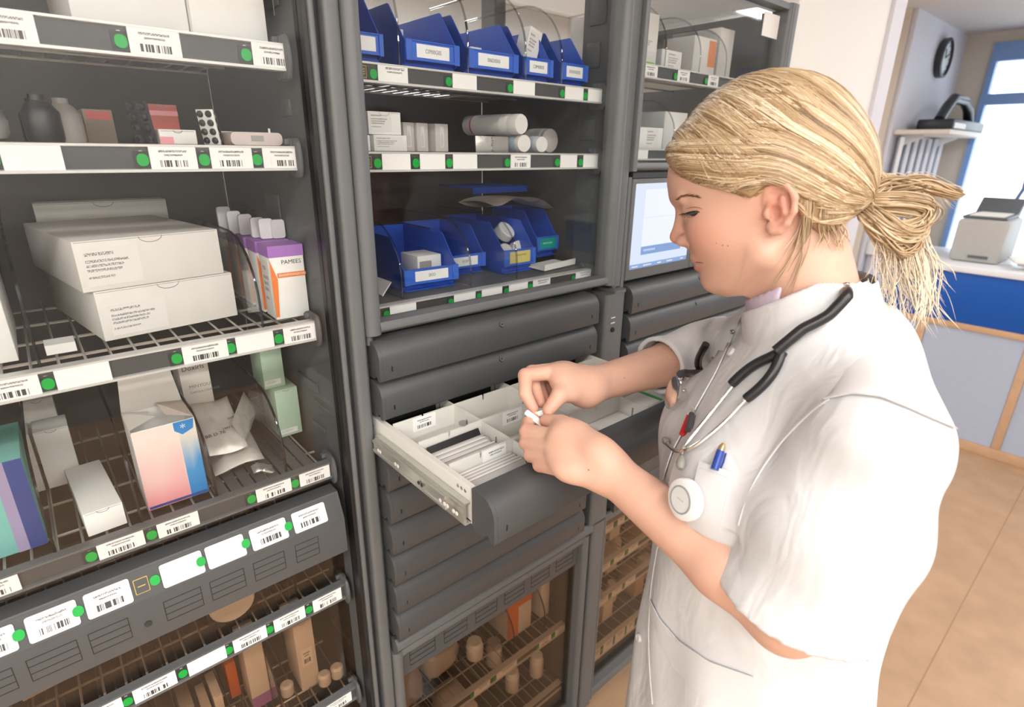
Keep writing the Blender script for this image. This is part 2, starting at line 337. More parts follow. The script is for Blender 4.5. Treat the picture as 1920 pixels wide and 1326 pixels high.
# lower door of B: bar handle, embossed flap, tinted pane
dB = door(cabB, .3575, .912, ZB+.005, .700, GLASSB, sw=.022, yg=.014)
MB().prism([(.02, .702), (.02, .726), (-.012, .736), (-.022, .728), (-.022, .716), (-.010, .703)], .362, .910).build('bar_handle', CABG, dB, smooth=True)
fl = MB().box(.379, .890, .006, .011, .612, .684).build('flap', DRWG, dB)
def outline(par, x0, x1, y, z0, z1, m, rows=4, t=.0009, th=.0006):
    b = MB(); b.box(x0, x0+t, y-th, y, z0, z1); b.box(x1-t, x1, y-th, y, z0, z1)
    for k in range(rows): z = z0+(z1-z0-t)*k/(rows-1); b.box(x0+t, x1-t, y-th, y, z, z+t)
    return b.build('label_outline', m, par)
for k in range(6): outline(fl, .40+.082*k, .46+.082*k, .006, .628, .668, BLACK, 4)
# ---- drawers
def dprof(z0, h, n=7):                    # side outline of a drawer front (y, z)
    a = [(-.028+.026*(1-math.cos(PI/2*k/n))*1.0, z0+.034+(h-.034)*math.sin(PI/2*k/n)) for k in range(n+1)]
    return [(.018, z0+.006), (.018, z0+h)] + a[::-1] + [(-.028, z0+.002), (-.0265, z0), (-.020, z0), (-.016, z0+.008), (-.008, z0+.008), (-.005, z0), (.010, z0)]
def drawer(cab, xa, xb, z0, dy=0, h=.060, lock=True, slots=(.02,), m=None):
    prof = [(y+dy, z) for y, z in dprof(z0, h)]
    d = MB().prism(prof, xa+.0062, xb-.0062).build('drawer', m or DRWG, cab, smooth=True)
    for a, b in ((xa, xa+.006), (xb-.006, xb)): MB().prism(prof, a, b).build('end_cap', m or DRWG, d, smooth=True)
    if lock:
        xm = (xa+xb)/2-.008; yl, zl = -.0245+dy, z0+.046
        lk = MB().lathe([(.0058, -.004), (.0058, .0012), (.0045, .0016), (.0045, .0008), (.0020, .0008), (.0018, .0016)], (0, 0, 0), 'y', 18).build('lock', BLACK, d, smooth=True, loc=(xm, yl, zl), rot=(math.radians(-38), 0, 0))
        MB().lathe([(.0048, .0013), (.0048, .0017), (.0036, .0018), (.0034, .0013)], (0, 0, 0), 'y', 18).build('lock_ring', CABG, d, smooth=True, loc=(xm, yl, zl), rot=(math.radians(-38), 0, 0))
    for s in slots:
        MB().box(xa+s, xa+s+.002, dy-.0286, dy-.027, z0+.014, z0+.022).build('slot', BLACK, d)
        MB().box(xb-s-.002, xb-s, dy-.0286, dy-.027, z0+.014, z0+.022).build('slot', BLACK, d)
    return d
XA, XB = .364, .866
for i in range(9):
    if i == 2: continue
    drawer(cabB, XA, XB, 1.263-.0652*i, lock=i in (0, 1, 7))
    if i < 2:
        MB().box(.8665, .880, -.012, .018, 1.268-.0652*i, 1.305-.0652*i).build('latch', CABD, cabB, bevel=.004)
        MB().box(.8662, .8685, -.018, -.014, 1.283-.0652*i, 1.296-.0652*i).build('latch_tab', WHITE, cabB)
MB().box(.3665, .895, .020, .028, .742, 1.326).build('drawer_bank_back', BLACK, cabB)
# the open drawer
OY = -.275; DZ = 1.263-.0652*2
od = drawer(cabB, XA, XB, DZ-.002, dy=OY, h=.062)
PLAST = mat('drawer_plastic', (.66, .65, .60), .5, var=.02); SLIDE = mat('galvanised_slide', (.60, .60, .54), .3, .75, bump=.1, bs=60)
zr, zf = 1.188, 1.140
MB().box(.3655, .8645, OY+.019, .24, zf-.004, zf).build('drawer_floor', PLAST, od)
MB().box(.3655, .8645, OY+.0185, OY+.0215, zf, zr).build('front_wall', PLAST, od)
MB().box(.3655, .8645, .237, .24, zf, zr).build('rear_wall', PLAST, od)
for a, b, c in ((.3655, .3755, 1), (.8545, .8645, -1)):
    MB().prism([(a, zf-.002), (b, zf-.002), (b, zr), (b-.001, zr+.0015), (a+.001, zr+.0015), (a, zr)], OY+.022, .236, 'y').build('side_wall', PLAST, od, smooth=True)
sx = .3645
sl = MB()
sl.prism([(sx-.009, DZ+.004), (sx, DZ+.004), (sx, DZ+.0065), (sx-.0065, DZ+.0065), (sx-.0065, DZ+.0345), (sx, DZ+.0345), (sx, DZ+.037), (sx-.009, DZ+.037), (sx-.009, DZ+.033), (sx-.011, DZ+.033), (sx-.011, DZ+.008), (sx-.009, DZ+.008)], OY+.022, -.0125, 'y')
slo = sl.build('slide_rail', SLIDE, od)
sl2 = MB().prism([(sx-.0145, DZ+.010), (sx-.0112, DZ+.010), (sx-.0112, DZ+.031), (sx-.0145, DZ+.031), (sx-.0145, DZ+.027), (sx-.0128, DZ+.026), (sx-.0128, DZ+.015), (sx-.0145, DZ+.014)], OY+.06, -.0125, 'y').build('slide_rail', SLIDE, od)
for yy in (-.032, -.038, -.085, -.092, -.150, -.158, -.205, -.215, -.222, -.236, -.243):
    MB().lathe([(.0030, 0), (.0030, .0006)], (sx-.0152, yy, DZ+.0205), 'x', 10).build('rivet', WHITE if yy not in (-.15, -.158) else BLACK, od)
for yy in (-.225, -.233, -.241): MB().lathe([(.0028, 0), (.0028, .0004)], (.3651, yy, zr-.008), 'x', 10).build('rivet', SILV, od)
# white plastic lattice in the open drawer
t = .0022
YD = (-.036, -.111, -.190); XD = (.493, .619, .744)
for y in YD:
    d = MB(); d.prism([(.3757, zf+.001), (.8543, zf+.001), (.8543, zr+.004)] + [(x, z) for xx in (.80, .68, .555, .43) for x, z in ((xx+.002, zr+.004), (xx+.0015, zr-.006), (xx-.0015, zr-.006), (xx-.002, zr+.004))] + [(.3757, zr+.004)], y-t/2, y+t/2, 'y')
    d.build('divider', PLAST, od)
for i, x in enumerate(XD):
    ys = [OY+.022]+sorted(YD)+[.05, .14, .236]
    for a, b in zip(ys[:-1], ys[1:]):
        if i == 1 and b <= -.18: pass
        MB().box(x-t/2, x+t/2, a+t/2+.0001, b-t/2-.0001, zf+.001, zr+.001 if b < -.1 else zr+.003).build('divider', PLAST, od)
        if b > .1 : continue
        for fx in (-.45,): MB().box(x-t/2-.0006, x-t/2-.0001, (a+b)/2-.0015, (a+b)/2+.0015, zf+.012, zr-.010).build('slot', GINK, od)
for x, y, w, k in ((.432, YD[0]-.0013, .044, LBL), (.558, YD[1]-.0013, .042, LBL), (.455, YD[2]-.0013, .044, LBLT), (.445, .048, .05, LBL), (.60, .048, .05, LBL)):
    card('label_card', w, .024, k, od, (x, y, zr-.014+.004), r=.001, t=.0005)
for y in (.05, .14): MB().box(.3757, .8543, y-t/2, y+t/2, zf+.001, zr+.004).build('divider', PLAST, od)
# ---- shelves
def divider(sh, x, z, y0, depth, h, flat=.10, n=10):
    """clear divider standing across the shelf, its upper front corner rounded"""
    r = min(depth-flat*.2, h)*.8
    prof = [(y0+depth, z), (y0+depth, z+h)] + [(y0+r-r*math.sin(PI/2*k/n), z+h-r*.9+r*.9*math.cos(PI/2*k/n)) for k in range(n+1)] + [(y0, z)]
    MB().prism(prof, x-.0015, x+.0015).build('divider', ACRY, sh)
    ed = [(x, p[0], p[1]) for p in prof[1:]]
    MB().tube(ed, .0019, 6).build('divider_edge', ACRE, sh, smooth=True)
LABN = {'b': LBL, 't': LBLT, '0': LBL0}
def shelf(cab, x0, x1, zb, zt, labels=(), y=.046, icons=(), wires=True, bracket=True, tilt=0, depth=.39, spacing=.026, rm=None, slat=None, ybar=None):
    h = zt-zb; zc = (zb+zt)/2
    s = MB(); s.prism([(y, zt-.004), (y-.003, zt-.003), (y-.003, zt-.0005), (y, zt), (y+.012, zt), (y+.012, zt-.004)][::-1], x0, x1)
    s.prism([(y-.004, zb), (y+.012, zb), (y+.012, zb+.003), (y, zb+.004), (y-.004, zb+.003)], x0, x1)
    so = s.build('shelf', rm or RAILM, cab)
    MB().box(x0, x1, y, y+.004, zb+.0042, zt-.0042).build('rail_face', RAILD, so)
    if wires:
        w = MB(); zz = zt-.004; xx = x0+.012
        while xx < x1-.005:
            w.tube([(xx, y+.010, zz), (xx, y+depth, zz)], .0016, 5); xx += spacing
        for yy in (y+.06, y+.15, y+.25, y+.35): w.tube([(x0+.005, yy, zz-.0034), (x1-.005, yy, zz-.0034)], .002, 5)
        tag(w.build('wire_grid', WIRE, so), kind='stuff')
    if slat:
        for k in range(int((slat[1]-slat[0])/.0185)):
            xa = slat[0]+k*.0185; MB().box(xa, xa+.0155, y+.0125, y+depth, zt-.006, zt-.0022).build('slat', SIDE, so)
    if bracket:
        bx = x1; b = MB()
        b.prism([(y-.006+.010*math.cos(a), zc+(h/2+.010)*math.sin(a)) for a in np.linspace(PI*.5, PI*1.5, 9)]+[(y+.022, zb-.010), (y+.022, zt+.010)], bx-.003, bx+.002)
        b.box(bx-.004, bx+.0055, y+.006, y+.03, zb-.008, zt+.008); b.box(bx-.010, bx+.002, y+.0125, y+.02, zt+.0015, zt+.009)
        b.build('end_bracket', SIDE, so, bevel=.0012)
    tt = -tilt
    for (a, b, kind) in labels:
        xa, xb = xat(a, y, zc), xat(b, y, zc); w = xb-xa
        card('label_card', w, h*.94, LABN[kind], so, ((xa+xb)/2, y-.0015, zc), r=.003)
        bs = min(.013, h*.45)
        card('button_frame', bs*1.25, h*.62, CABD, so, (xa-bs*.62, y-.0005, zc-.002), r=.0015, t=.0004)
        card('button', bs*.92, bs*1.05, GREEN, so, (xa-bs*.55, y-.001, zc-.002), r=bs*.42, t=.0013, n=4)
        card('lettering', .004, .0022, WINK, so, (xa-bs*.6, y-.0005, zt-.0085), r=.0008, t=.0003)
    for a in icons:
        xa = xat(a, y, zc); 
        card('warning_icon', .013, .016, YELL, so, (xa, y-.0004, zc), r=.001, t=.0003); card('icon_field', .0115, .0145, RAILD, so, (xa, y-.0008, zc), r=.001, t=.0003)
        for dz in (.003, 0, -.003): card('lettering', .007, .0012, YELL, so, (xa, y-.0012, zc+dz), r=.0005, t=.0003)
    return so
AX0, AX1, BX0, BX1 = -.325, .303, .372, .918
shA1 = shelf(cabA, AX0, AX1, 1.691, 1.723, ((-40, 68, 'b'), (240, 338, 'b'), (472, 545, 'b')))
shA2 = shelf(cabA, AX0, AX1, 1.570, 1.601, ((2, 118, '0'), (280, 368, 'b'), (394, 472, 'b'), (492, 562, 'b')))
shA3 = shelf(cabA, AX0, AX1, 1.327, 1.357, ((-30, 75, 'b'), (104, 207, '0'), (342, 426, 'b'), (442, 512, '0'), (531, 593, 'b')))
shA4 = shelf(cabA, AX0, AX1, 1.087, 1.116, ((-60, 37, 'b'), (183, 270, 'b'), (295, 372, 'b'), (480, 545, 'b'), (561, 617, 'b')), rm=CABG, slat=(.135, .298))
shA5 = shelf(cabA, AX0, AX1, .834, .866, ((150, 230, 'b'), (250, 330, 'b'), (352, 423, '0'), (437, 499, 'b'), (513, 571, 'b'), (586, 639, 'b')), rm=CABG)
shA6 = shelf(cabA, AX0, AX1, .585, .615, ((480, 540, 'b'), (545, 600, 'b'), (608, 658, 'b')), rm=CABG)
shA7 = shelf(cabA, AX0, AX1, .335, .365, (), rm=CABG, bracket=False)
shB1 = shelf(cabB, BX0, BX1, 1.687, 1.714, ((707, 763, 't'), (847, 892, '0'), (961, 1001, '0'), (1058, 1092, '0'), (1101, 1128, '0')), icons=(679,))
shB2 = shelf(cabB, BX0, BX1, 1.566, 1.595, ((715, 768, '0'), (786, 833, '0'), (848, 893, '0'), (956, 993, 'b'), (1049, 1080, '0'), (1092, 1121, '0')), icons=(689,))
shB3 = shelf(cabB, BX0, BX1, 1.3355, 1.360, ((730, 779, '0'), (850, 890, '0'), (902, 940, '0'), (953, 988, '0'), (998, 1030, 't'), (1078, 1106, 't')), icons=(706,), wires=False)
MB().box(BX0, BX1, .06, .44, 1.352, 1.3600).build('shelf_plate', SIDE, shB3)
shB4 = shelf(cabB, BX0, BX1-.02, .352, .378, ((930, 968, 't'), (1010, 1032, 'b'), (1040, 1058, 'b'), (888, 918, 't')), bracket=False)
shB5 = shelf(cabB, BX0, BX1-.02, .135, .160, (), bracket=False)
# pane of A above the flap, tinted panes under it
MB().box(-.33, .312, .016, .020, 1.10, ZT-.036).build('pane', GLASS, cabA)
MB().box(-.33, .311, .0605, .0635, .616, .829).build('pane', GLASSB, cabA)
MB().box(-.33, .311, .0605, .0635, .868, .950).build('pane', GLASSB, cabA)
MB().box(-.33, .311, .0605, .0635, .14, .583).build('pane', GLASSB, cabA)
# label flap under shelf four of A: tilted label strip over a face with printed frames
fp = [(.010, .962), (.004, .966), (.004, 1.030), (.022, 1.073), (.050, 1.073), (.050, .962)]
flA = MB().prism(fp[::-1], -.325, .298).build('label_flap', DRWG, cabA, smooth=True)
ang = math.atan2(.018, .043)
def on_strip(px, w, h, m, name, off=0, r=.003, t=.0012, n=3):
    x = xat(px, .013, 1.052); card(name, w, h, m, flA, (x, .0125-off*.9, 1.0515), rot=(PI/2-ang, 0, 0), r=r, t=t, n=n)
card('rail_face', .615, .040, RAILD, flA, (-.015, .0128, 1.0517), rot=(PI/2-ang, 0, 0), r=.001, t=.0004)
for a, b, k in ((-60, 30, 'b'), (50, 146, 'b'), (160, 245, 'b'), (302, 380, '0'), (387, 458, '0'), (470, 537, 'b'), (549, 610, 'b')):
    xa, xb = xat(a, .013, 1.052), xat(b, .013, 1.052)
    card('label_card', xb-xa, .032, LABN[k], flA, ((xa+xb)/2, .0118, 1.0515), rot=(PI/2-ang, 0, 0))
    card('button', .0115, .0135, GREEN, flA, (xa-.0075, .0118, 1.0515), rot=(PI/2-ang, 0, 0), r=.0055, t=.0014, n=4)
    card('lettering', .005, .0022, WINK, flA, (xa-.0075, .0075+.0115, 1.065), rot=(PI/2-ang, 0, 0), r=.0008, t=.0004)
on_strip(265, .0165, .020, YELL, 'warning_icon', .0006, .001, .0003); on_strip(265, .0148, .0182, RAILD, 'icon_field', .001, .001, .0003)
on_strip(265, .009, .0012, YELL, 'lettering', .0016, .0005, .0003)
for a, b in ((555, 598), (477, 535), (396, 460), (310, 380), (170, 245), (55, 150), (-60, 30)):
    xa, xb = xat(a, .004, 1.0), xat(b, .004, 1.0); outline(flA, xa, xb, .004, .985, 1.018, BLACK, 4, .0008, .0004)
MB().lathe([(.0045, -.002), (.0045, .0014), (.002, .0015)], (xat(278, .004, .995), .004, .995), 'y', 14).build('screw', CABD, flA, smooth=True)
# ---- cabinet C
CX0, CX1 = .975, 1.525
dC = door(cabC, .9625, 1.545, 1.562, ZT-.002, GLASS, sw=.012, rw=.016, lw=.022)
MB().box(1.44, 1.515, .0085, .0105, 1.865, 1.915).build('paper_note', WHITE, dC)
post('upright', soft(1.5455, 1.572, -.010, .03, .005), ZB, ZT, CABG, cabC)
post('upright', soft(.9622, .972, -.004, .03, .003), ZB, 1.55, CABG, cabC)
MB().box(.9725, 1.545, -.004, .45, 1.548, 1.559).build('cross_bar', CABD, cabC)
shC1 = shelf(cabC, CX0, CX1, 1.744, 1.772, ((1205, 1231, 'b'), (1269, 1291, 'b'), (1326, 1345, 'b'), (1376, 1398, '0')), bracket=False)
shC2 = shelf(cabC, CX0, CX1, 1.582, 1.606, ((1188, 1213, '0'),), bracket=False)
mon = MB().box(.973, 1.22, -.006, .10, 1.333, 1.547).build('screen_unit', CABG, cabC, bevel=.003)
def screen_mat():
    m = bpy.data.materials.new('lit_screen'); m.use_nodes = True; nt = m.node_tree; b = nt.nodes['Principled BSDF']; b.inputs['Roughness'].default_value = .25
    tc = nd(nt, 'ShaderNodeTexCoord'); sp = nd(nt, 'ShaderNodeSeparateXYZ'); nt.links.new(tc.outputs['UV'], sp.inputs[0]); u, v = sp.outputs[0], sp.outputs[1]
    def band(x, lo, hi): return math_n(nt, 'MULTIPLY', math_n(nt, 'GREATER_THAN', x, lo), math_n(nt, 'LESS_THAN', x, hi))
    def lay(prev, mask, col):
        mx = nd(nt, 'ShaderNodeMix', data_type='RGBA'); mx.inputs['B'].default_value = col+(1,)
        if isinstance(prev, tuple): mx.inputs['A'].default_value = prev+(1,)
        else: nt.links.new(prev, mx.inputs['A'])
        nt.links.new(mask, mx.inputs['Factor']); return mx.outputs['Result']
    c = lay((.72, .80, .95), math_n(nt, 'MULTIPLY', band(u, .16, .86), band(v, .26, .93)), (.86, .90, 1.0))
    c = lay(c, math_n(nt, 'MULTIPLY', band(u, .16, .86), band(v, .16, .26)), (.22, .36, .66))
    c = lay(c, band(v, .0, .055), (.25, .40, .70))
    c = lay(c, math_n(nt, 'MULTIPLY', band(u, .2, .4), band(v, .20, .225)), (.5, .6, .85))
    c = lay(c, math_n(nt, 'MULTIPLY', band(u, .18, .84), band(v, .60, .606)), (.70, .78, .92))
    b.inputs['Base Color'].default_value = (.02, .02, .02, 1); nt.links.new(c, b.inputs['Emission Color']); b.inputs['Emission Strength'].default_value = .95
    return m
card('screen', .218, .180, screen_mat(), mon, (1.0915, -.0065, 1.447), r=.002, t=.0008)
for i, (u, w) in enumerate(((1.0, .022), (1.045, .03), (1.09, .014), (1.13, .022), (1.18, .012))): card('lettering', w, .0024, WINK, mon, (u, -.0078, 1.362), r=.0006, t=.0002)
side = MB().box(1.2215, 1.545, -.006, .10, 1.333, 1.547).build('keypad_unit', CABG, cabC, bevel=.003)
MB().box(1.238, 1.262, -.0085, -.006, 1.345, 1.357).build('button', SIDE, side, bevel=.001)
MB().box(1.238, 1.300, -.0075, -.006, 1.40, 1.53).build('panel', SIDE, side, bevel=.001)
for i in range(9): drawer(cabC, .977, 1.530, 1.263-.0652*i, lock=i < 2)
MB().box(.9725, 1.544, .020, .028, .742, 1.326).build('drawer_bank_back', BLACK, cabC)
door(cabC, .9625, 1.545, ZB+.005, .735, GLASSB, sw=.010, yg=.014, lw=.022, rw=.030)
for k, (zb, zt, L) in enumerate(((.600, .628, ((1131, 1149, 't'), (1157, 1170, 't'), (1178, 1192, 't'))), (.468, .494, ((1124, 1143, 't'), (1150, 1170, 't'), (1177, 1195, 't'))), (.340, .368, ((1118, 1139, 't'), (1146, 1165, 't'), (1171, 1190, 't'))), (.13, .175, ((1110, 1124, 't'), (1130, 1148, 't'), (1152, 1170, 't'), (1174, 1188, 't'))))):
    shelf(cabC, CX0, CX1, zb, zt, L, bracket=False, spacing=.04)
KEEPW[0] = False
# ================================================================== things on the shelves
PINK = mat('pink_print', (.75, .30, .32), .55); ORNG = mat('orange_print', (.78, .20, .03), .55); PURP = mat('purple_print', (.36, .16, .50), .55)
SKYB = mat('blue_print', (.005, .20, .54), .5); MINT = mat('mint_carton', (.42, .56, .42), .6); TEALC = mat('teal_carton', (.18, .48, .44), .5); NAVY = mat('navy_print', (.02, .05, .22), .5)
REDC = mat('red_carton', (.50, .10, .08), .55); BROWN = mat('cardboard', (.40, .29, .20), .75); GREYC = mat('grey_carton', (.35, .33, .31), .6)
FOIL = mat('foil', (.62, .60, .57), .32, .75, bump=.5, bs=60); POUCH = mat('pouch_film', (.56, .53, .49), .35, .25, bump=.35, bs=40)
FOLDL = mat('fold_line', (.30, .28, .26), .8); CLEARP = glass('clear_pack', (.80, .80, .80), 1.5, .05); TUBW = mat('white_tub_plastic', (.74, .72, .69), .4); TUBB = mat('pale_blue_plastic', (.45, .58, .68), .4)  # fold_line: dark joint line of the tuck flaps
def carton(name, label, cat, x0, x1, y0, y1, z, h, m=None, rz=0, group=None, notch=True, prints=(), bevel=.0009, tilt=(0, 0)):
    """closed folding carton; origin in the middle of its base, front face -y; prints are parts given on the front face in fractions"""
    w, d = x1-x0, y1-y0
    b = MB().box(-w/2, w/2, -d/2, d/2, 0, h); o = b.build(name, m or WHITE2, bevel=bevel, loc=((x0+x1)/2, (y0+y1)/2, z), rot=(tilt[0], tilt[1], rz))
    tag(o, label, cat, group)
    if notch:                                                    # tuck-flap line and thumb cut
        MB().box(-w/2+.002, w/2-.002, -d/2-.00015, -d/2, h-.0022, h-.0016).build('flap_line', FOLDL, o)
        r = min(.014, w*.16, h*.3); n = 8
        pts = [(r*math.cos(PI+PI*k/n), -d/2-.0002, h-.001+.55*r*math.sin(PI+PI*k/n)) for k in range(n+1)]
        MB().tube(pts, .00045, 4).build('thumb_cut', FOLDL, o)
    for (u0, u1, v0, v1, pm, nm) in prints:
        card(nm, (u1-u0)*w, (v1-v0)*h, pm, o, (-w/2+w*(u0+u1)/2, -d/2, h*(v0+v1)/2), r=.0003, t=.0004, n=1)
    return o
def cpx(name, label, cat, y, pl, pr, ptop, z, depth, **kw):
    """carton from the photo columns of its front face, its top row and the shelf height"""
    zm = z+.02; x0, x1 = xat(pl, y, zm), xat(pr, y, zm); h = atY((pl+pr)/2, ptop, y).z-z
    return carton(name, label, cat, x0, x1, y, y+depth, z, h, **kw)
TX = lambda u0, u1, v0, v1: (u0, u1, v0, v1, BTX, 'print')
# ---------------- cabinet A, top shelf
zA1, zA2, zA3, zA4, zA5, zA6 = 1.7232, 1.6012, 1.3572, 1.1162, .8662, .6152
cpx('carton', 'wide white carton at the top left, with a brown smudge on its lower edge', 'box', .085, 128, 352, -160, zA1, .22, m=WHITE, prints=((.45, .75, .0, .04, BROWN, 'stain'),))
c = cpx('carton', 'wide white carton at the top beside the grey upright, with a drawn figure', 'box', .075, 358, 500, -150, zA1, .24, m=WHITE)
outline_b = MB()
for q in ((.055, .0557, .03, .16), (.064, .0647, .03, .16)): outline_b.box(q[0], q[1], -.1205, -.12, q[2]+.005, q[3])
outline_b.build('print', GINK, c)
carton('carton', 'grey carton cut off by the upper left picture corner', 'box', -.16, -.045, .08, .28, zA1, .13, m=GREYC)
# ---------------- cabinet A, second shelf
def blob_pack(name, label, cat, c, size, m, group=None, rz=0, seed=1, amp=.12, n=(14, 10), parent=None, rot=None):
    """crumpled film pack: a flattened, dented pillow"""
    r2 = np.random.default_rng(seed); vs = []; fs = []; nu, nv = n
    for i in range(nv+1):
        for j in range(nu):
            th = PI*i/nv; ph = 2*PI*j/nu; q = np.array([math.sin(th)*math.cos(ph), math.sin(th)*math.sin(ph), math.cos(th)])
            q = np.sign(q)*np.abs(q)**.55; k = 1+amp*r2.standard_normal()*(0 < i < nv)
            vs.append((q[0]*size[0]/2*k, q[1]*size[1]/2*k, (q[2]*k+1)*size[2]/2))
    for i in range(nv):
        for j in range(nu): fs.append((i*nu+j, (i+1)*nu+j, (i+1)*nu+(j+1) % nu, i*nu+(j+1) % nu))
    o = MB().add(vs, fs).build(name, m, parent, smooth='all', loc=c, rot=rot or (0, 0, rz)); return tag(o, label, cat, group)
blob_pack('foil_pack', 'crumpled silver film pack at the left end of the second shelf', 'pack', (-.03, .13, zA2), (.085, .10, .042), FOIL, seed=3, amp=.08)
b = MB()
for k in range(3): b.lathe([(.0165, 0), (.018, .004), (.018, .040), (.012, .050), (.008, .054), (.008, .062)], (.028+.024*(k % 2), .12+.042*k, zA2), 'z', 16)
bt = empty('vial_pack', 'dark vials in clear film beside the silver pack', 'pack', (.056, .16, zA2))
for k in range(3):
    MB().lathe([(.0165, 0), (.018, .004), (.018, .032), (.012, .041), (.008, .044), (.008, .050)], (-.012+.024*(k % 2), -.04+.042*k, 0), 'z', 16).build('vial', BLACK if k != 1 else GREYC, bt, smooth=True)
cpx('carton', 'olive and red printed carton at the back of the second shelf', 'box', .22, 160, 216, 205, zA2, .12, m=mat('olive_carton', (.24, .20, .15), .6), prints=((.1, .9, .7, .95, REDC, 'print'),))
def blister(name, label, x, y, z, w, h, lean, m, cat='blister strip', group=None, cells=(2, 5), rz=0, cellm=None):
    o = MB().box(-w/2, w/2, -.0006, .0006, 0, h).build(name, m, bevel=.0004, loc=(x, y, z), rot=(lean, 0, rz)); tag(o, label, cat, group)
    nx, nz_ = cells
    cm = MB().lathe([(min(w/nx, h/nz_)*.40, 0), (min(w/nx, h/nz_)*.38, .0025), (min(w/nx, h/nz_)*.25, .004)], (0, 0, 0), 'y', 10).mesh('pocket', cellm or BLACK, smooth=True)
    for i in range(nx):
        for j in range(nz_): inst('pocket', cm, o, ((i+.5)*w/nx-w/2, -.0006, (j+.5)*h/nz_))
    return o
blister('blister_strip', 'black blister strip standing by the red carton', xat(270, .09, 1.62), .09, zA2, .03, .048, .12, BLACK, rz=-.9, cells=(2, 4))
cpx('carton', 'salmon red carton behind the small white one', 'box', .16, 283, 338, 196, zA2, .10, m=REDC, prints=((0, 1, .72, .84, PINK, 'print'),))
cpx('carton', 'small white carton with pink corner in front of the red one', 'box', .075, 296, 366, 243, zA2, .06, m=WHITE2, prints=((.0, .35, .0, .5, PINK, 'print'),))
blister('blister_strip', 'white blister strip with black cells right of the small carton', xat(395, .085, 1.62), .085, zA2, .026, .042, .15, WHITE, rz=-1.0, cells=(2, 4))
blister('blister_strip', 'dark blister strip leaning behind the white one', xat(401, .115, 1.62), .115, zA2, .026, .040, .12, BLACK, rz=-1.0, cells=(2, 4), cellm=GREYC)
cpx('carton', 'cream carton half hidden by the blister strips', 'box', .155, 412, 436, 246, zA2, .06, m=WHITE2)
tr = MB().prism(rrect(.066, .016, .006, 4), 0, .07, 'y').build('blister_tray', mat('pinkish_plastic', (.62, .52, .49), .45), smooth=True, loc=(xat(483, .075, 1.608), .075, zA2+.0082)); tag(tr, 'pale pink plastic tray at the right end of the second shelf', 'tray')
MB().box(-.008, .008, -.0006, 0, -.003, .004).build('print', GREYC, tr); MB().lathe([(.0015, 0), (.0015, .006)], (.02, .01, .0075), 'z', 8).build('peg', WHITE, tr)
# ---------------- cabinet A, third shelf: the two big cartons, the purple and orange one
rz = math.atan2(.026, .171); w = math.hypot(.171, .026)
fl0 = Vector((.051, .118)); ux = Vector((math.cos(rz), math.sin(rz))); uy = Vector((-math.sin(rz), math.cos(rz)))
h1 = atY(173, 549, .118).z-zA3; h2 = atY(153, 452, .118).z-zA3-h1-.001; dd = .255
for nm, off, z, h, ttl, pr in (('lower', -.0, zA3, h1, 'big white carton at the bottom of the pair', ((.06, .45, .08, .70, BTX, 'print'),)), ('upper', -.010, zA3+h1+.0008, h2, 'big white carton on top of the pair, with a thumb notch', ((.04, .4, .10, .85, BTX, 'print'),))):
    cc = fl0 + ux*(w/2+off) + uy*(dd/2)
    carton('carton', ttl, 'box', cc.x-w/2, cc.x+w/2, cc.y-dd/2, cc.y+dd/2, z, h, rz=rz, prints=pr)
carton('carton', 'flat white carton lying at the back behind the pair', 'box', .02, .20, .402, .445, zA3, .155)
DARKB = MB(); DARKB.prism([(.0, .0), (.11, 0), (.12, .10), (.10, .13), (.02, .13), (-.01, .10)], 0, .09, 'y')
tag(DARKB.build('black_tub', BLACK, bevel=.006, loc=(-.152, .33, zA3)), 'black plastic tub behind the big white cartons', 'tub')
px0, px1 = xat(514, .082, 1.39), xat(576, .082, 1.39); hp = atY(525, 461, .082).z-zA3
def tall_carton(y, label, text_on=True):
    o = carton('carton', label, 'box', px0, px1, y, y+.045, zA3, hp, notch=False, m=WHITE, rz=-.03)
    W = px1-px0; D = .045
    MB().box(-W/2-.0004, W/2+.0004, -D/2-.0004, D/2+.0004, hp-.016, hp+.0005).build('purple_lid', PURP, o)
    MB().prism([(-W/2+.0002, .004), (-W/2+.005, .004), (-W/2+.009, .060), (-W/2+.0002, hp-.018)], -D/2-.0004, -D/2-.00005, 'y').build('orange_wedge', ORNG, o)
    MB().box(-W/2+.009, W/2, -D/2-.0004, -D/2-.00005, .062, .069).build('orange_band', ORNG, o)
    if text_on:
        text('PAMEES', .0085, INK, o, (W/2-.004, -D/2-.0002, hp-.024), align='RIGHT'); text('BRANSPAKINGRODES', .0048, WINK, o, (-W/2+.011, -D/2-.0005, .0655), sx=.85)
        card('print', .030, hp*.7, BTX, o, (-W/2, 0, hp*.45), rot=(PI/2, 0, -PI/2), r=.0003, t=.0003, n=1)
    return o
tall_carton(.080, 'white and orange carton with purple lid, foremost of its row')
tall_carton(.134, 'white and orange carton with purple lid, second in its row', False)
tall_carton(.188, 'white and orange carton with purple lid, third in its row', False)
tall_carton(.242, 'white and orange carton with purple lid, fourth in its row', False); tall_carton(.296, 'white and orange carton with purple lid, rearmost of its row', False)
TABM = glass('frosted_film', (.62, .60, .60), 1.4, .2)
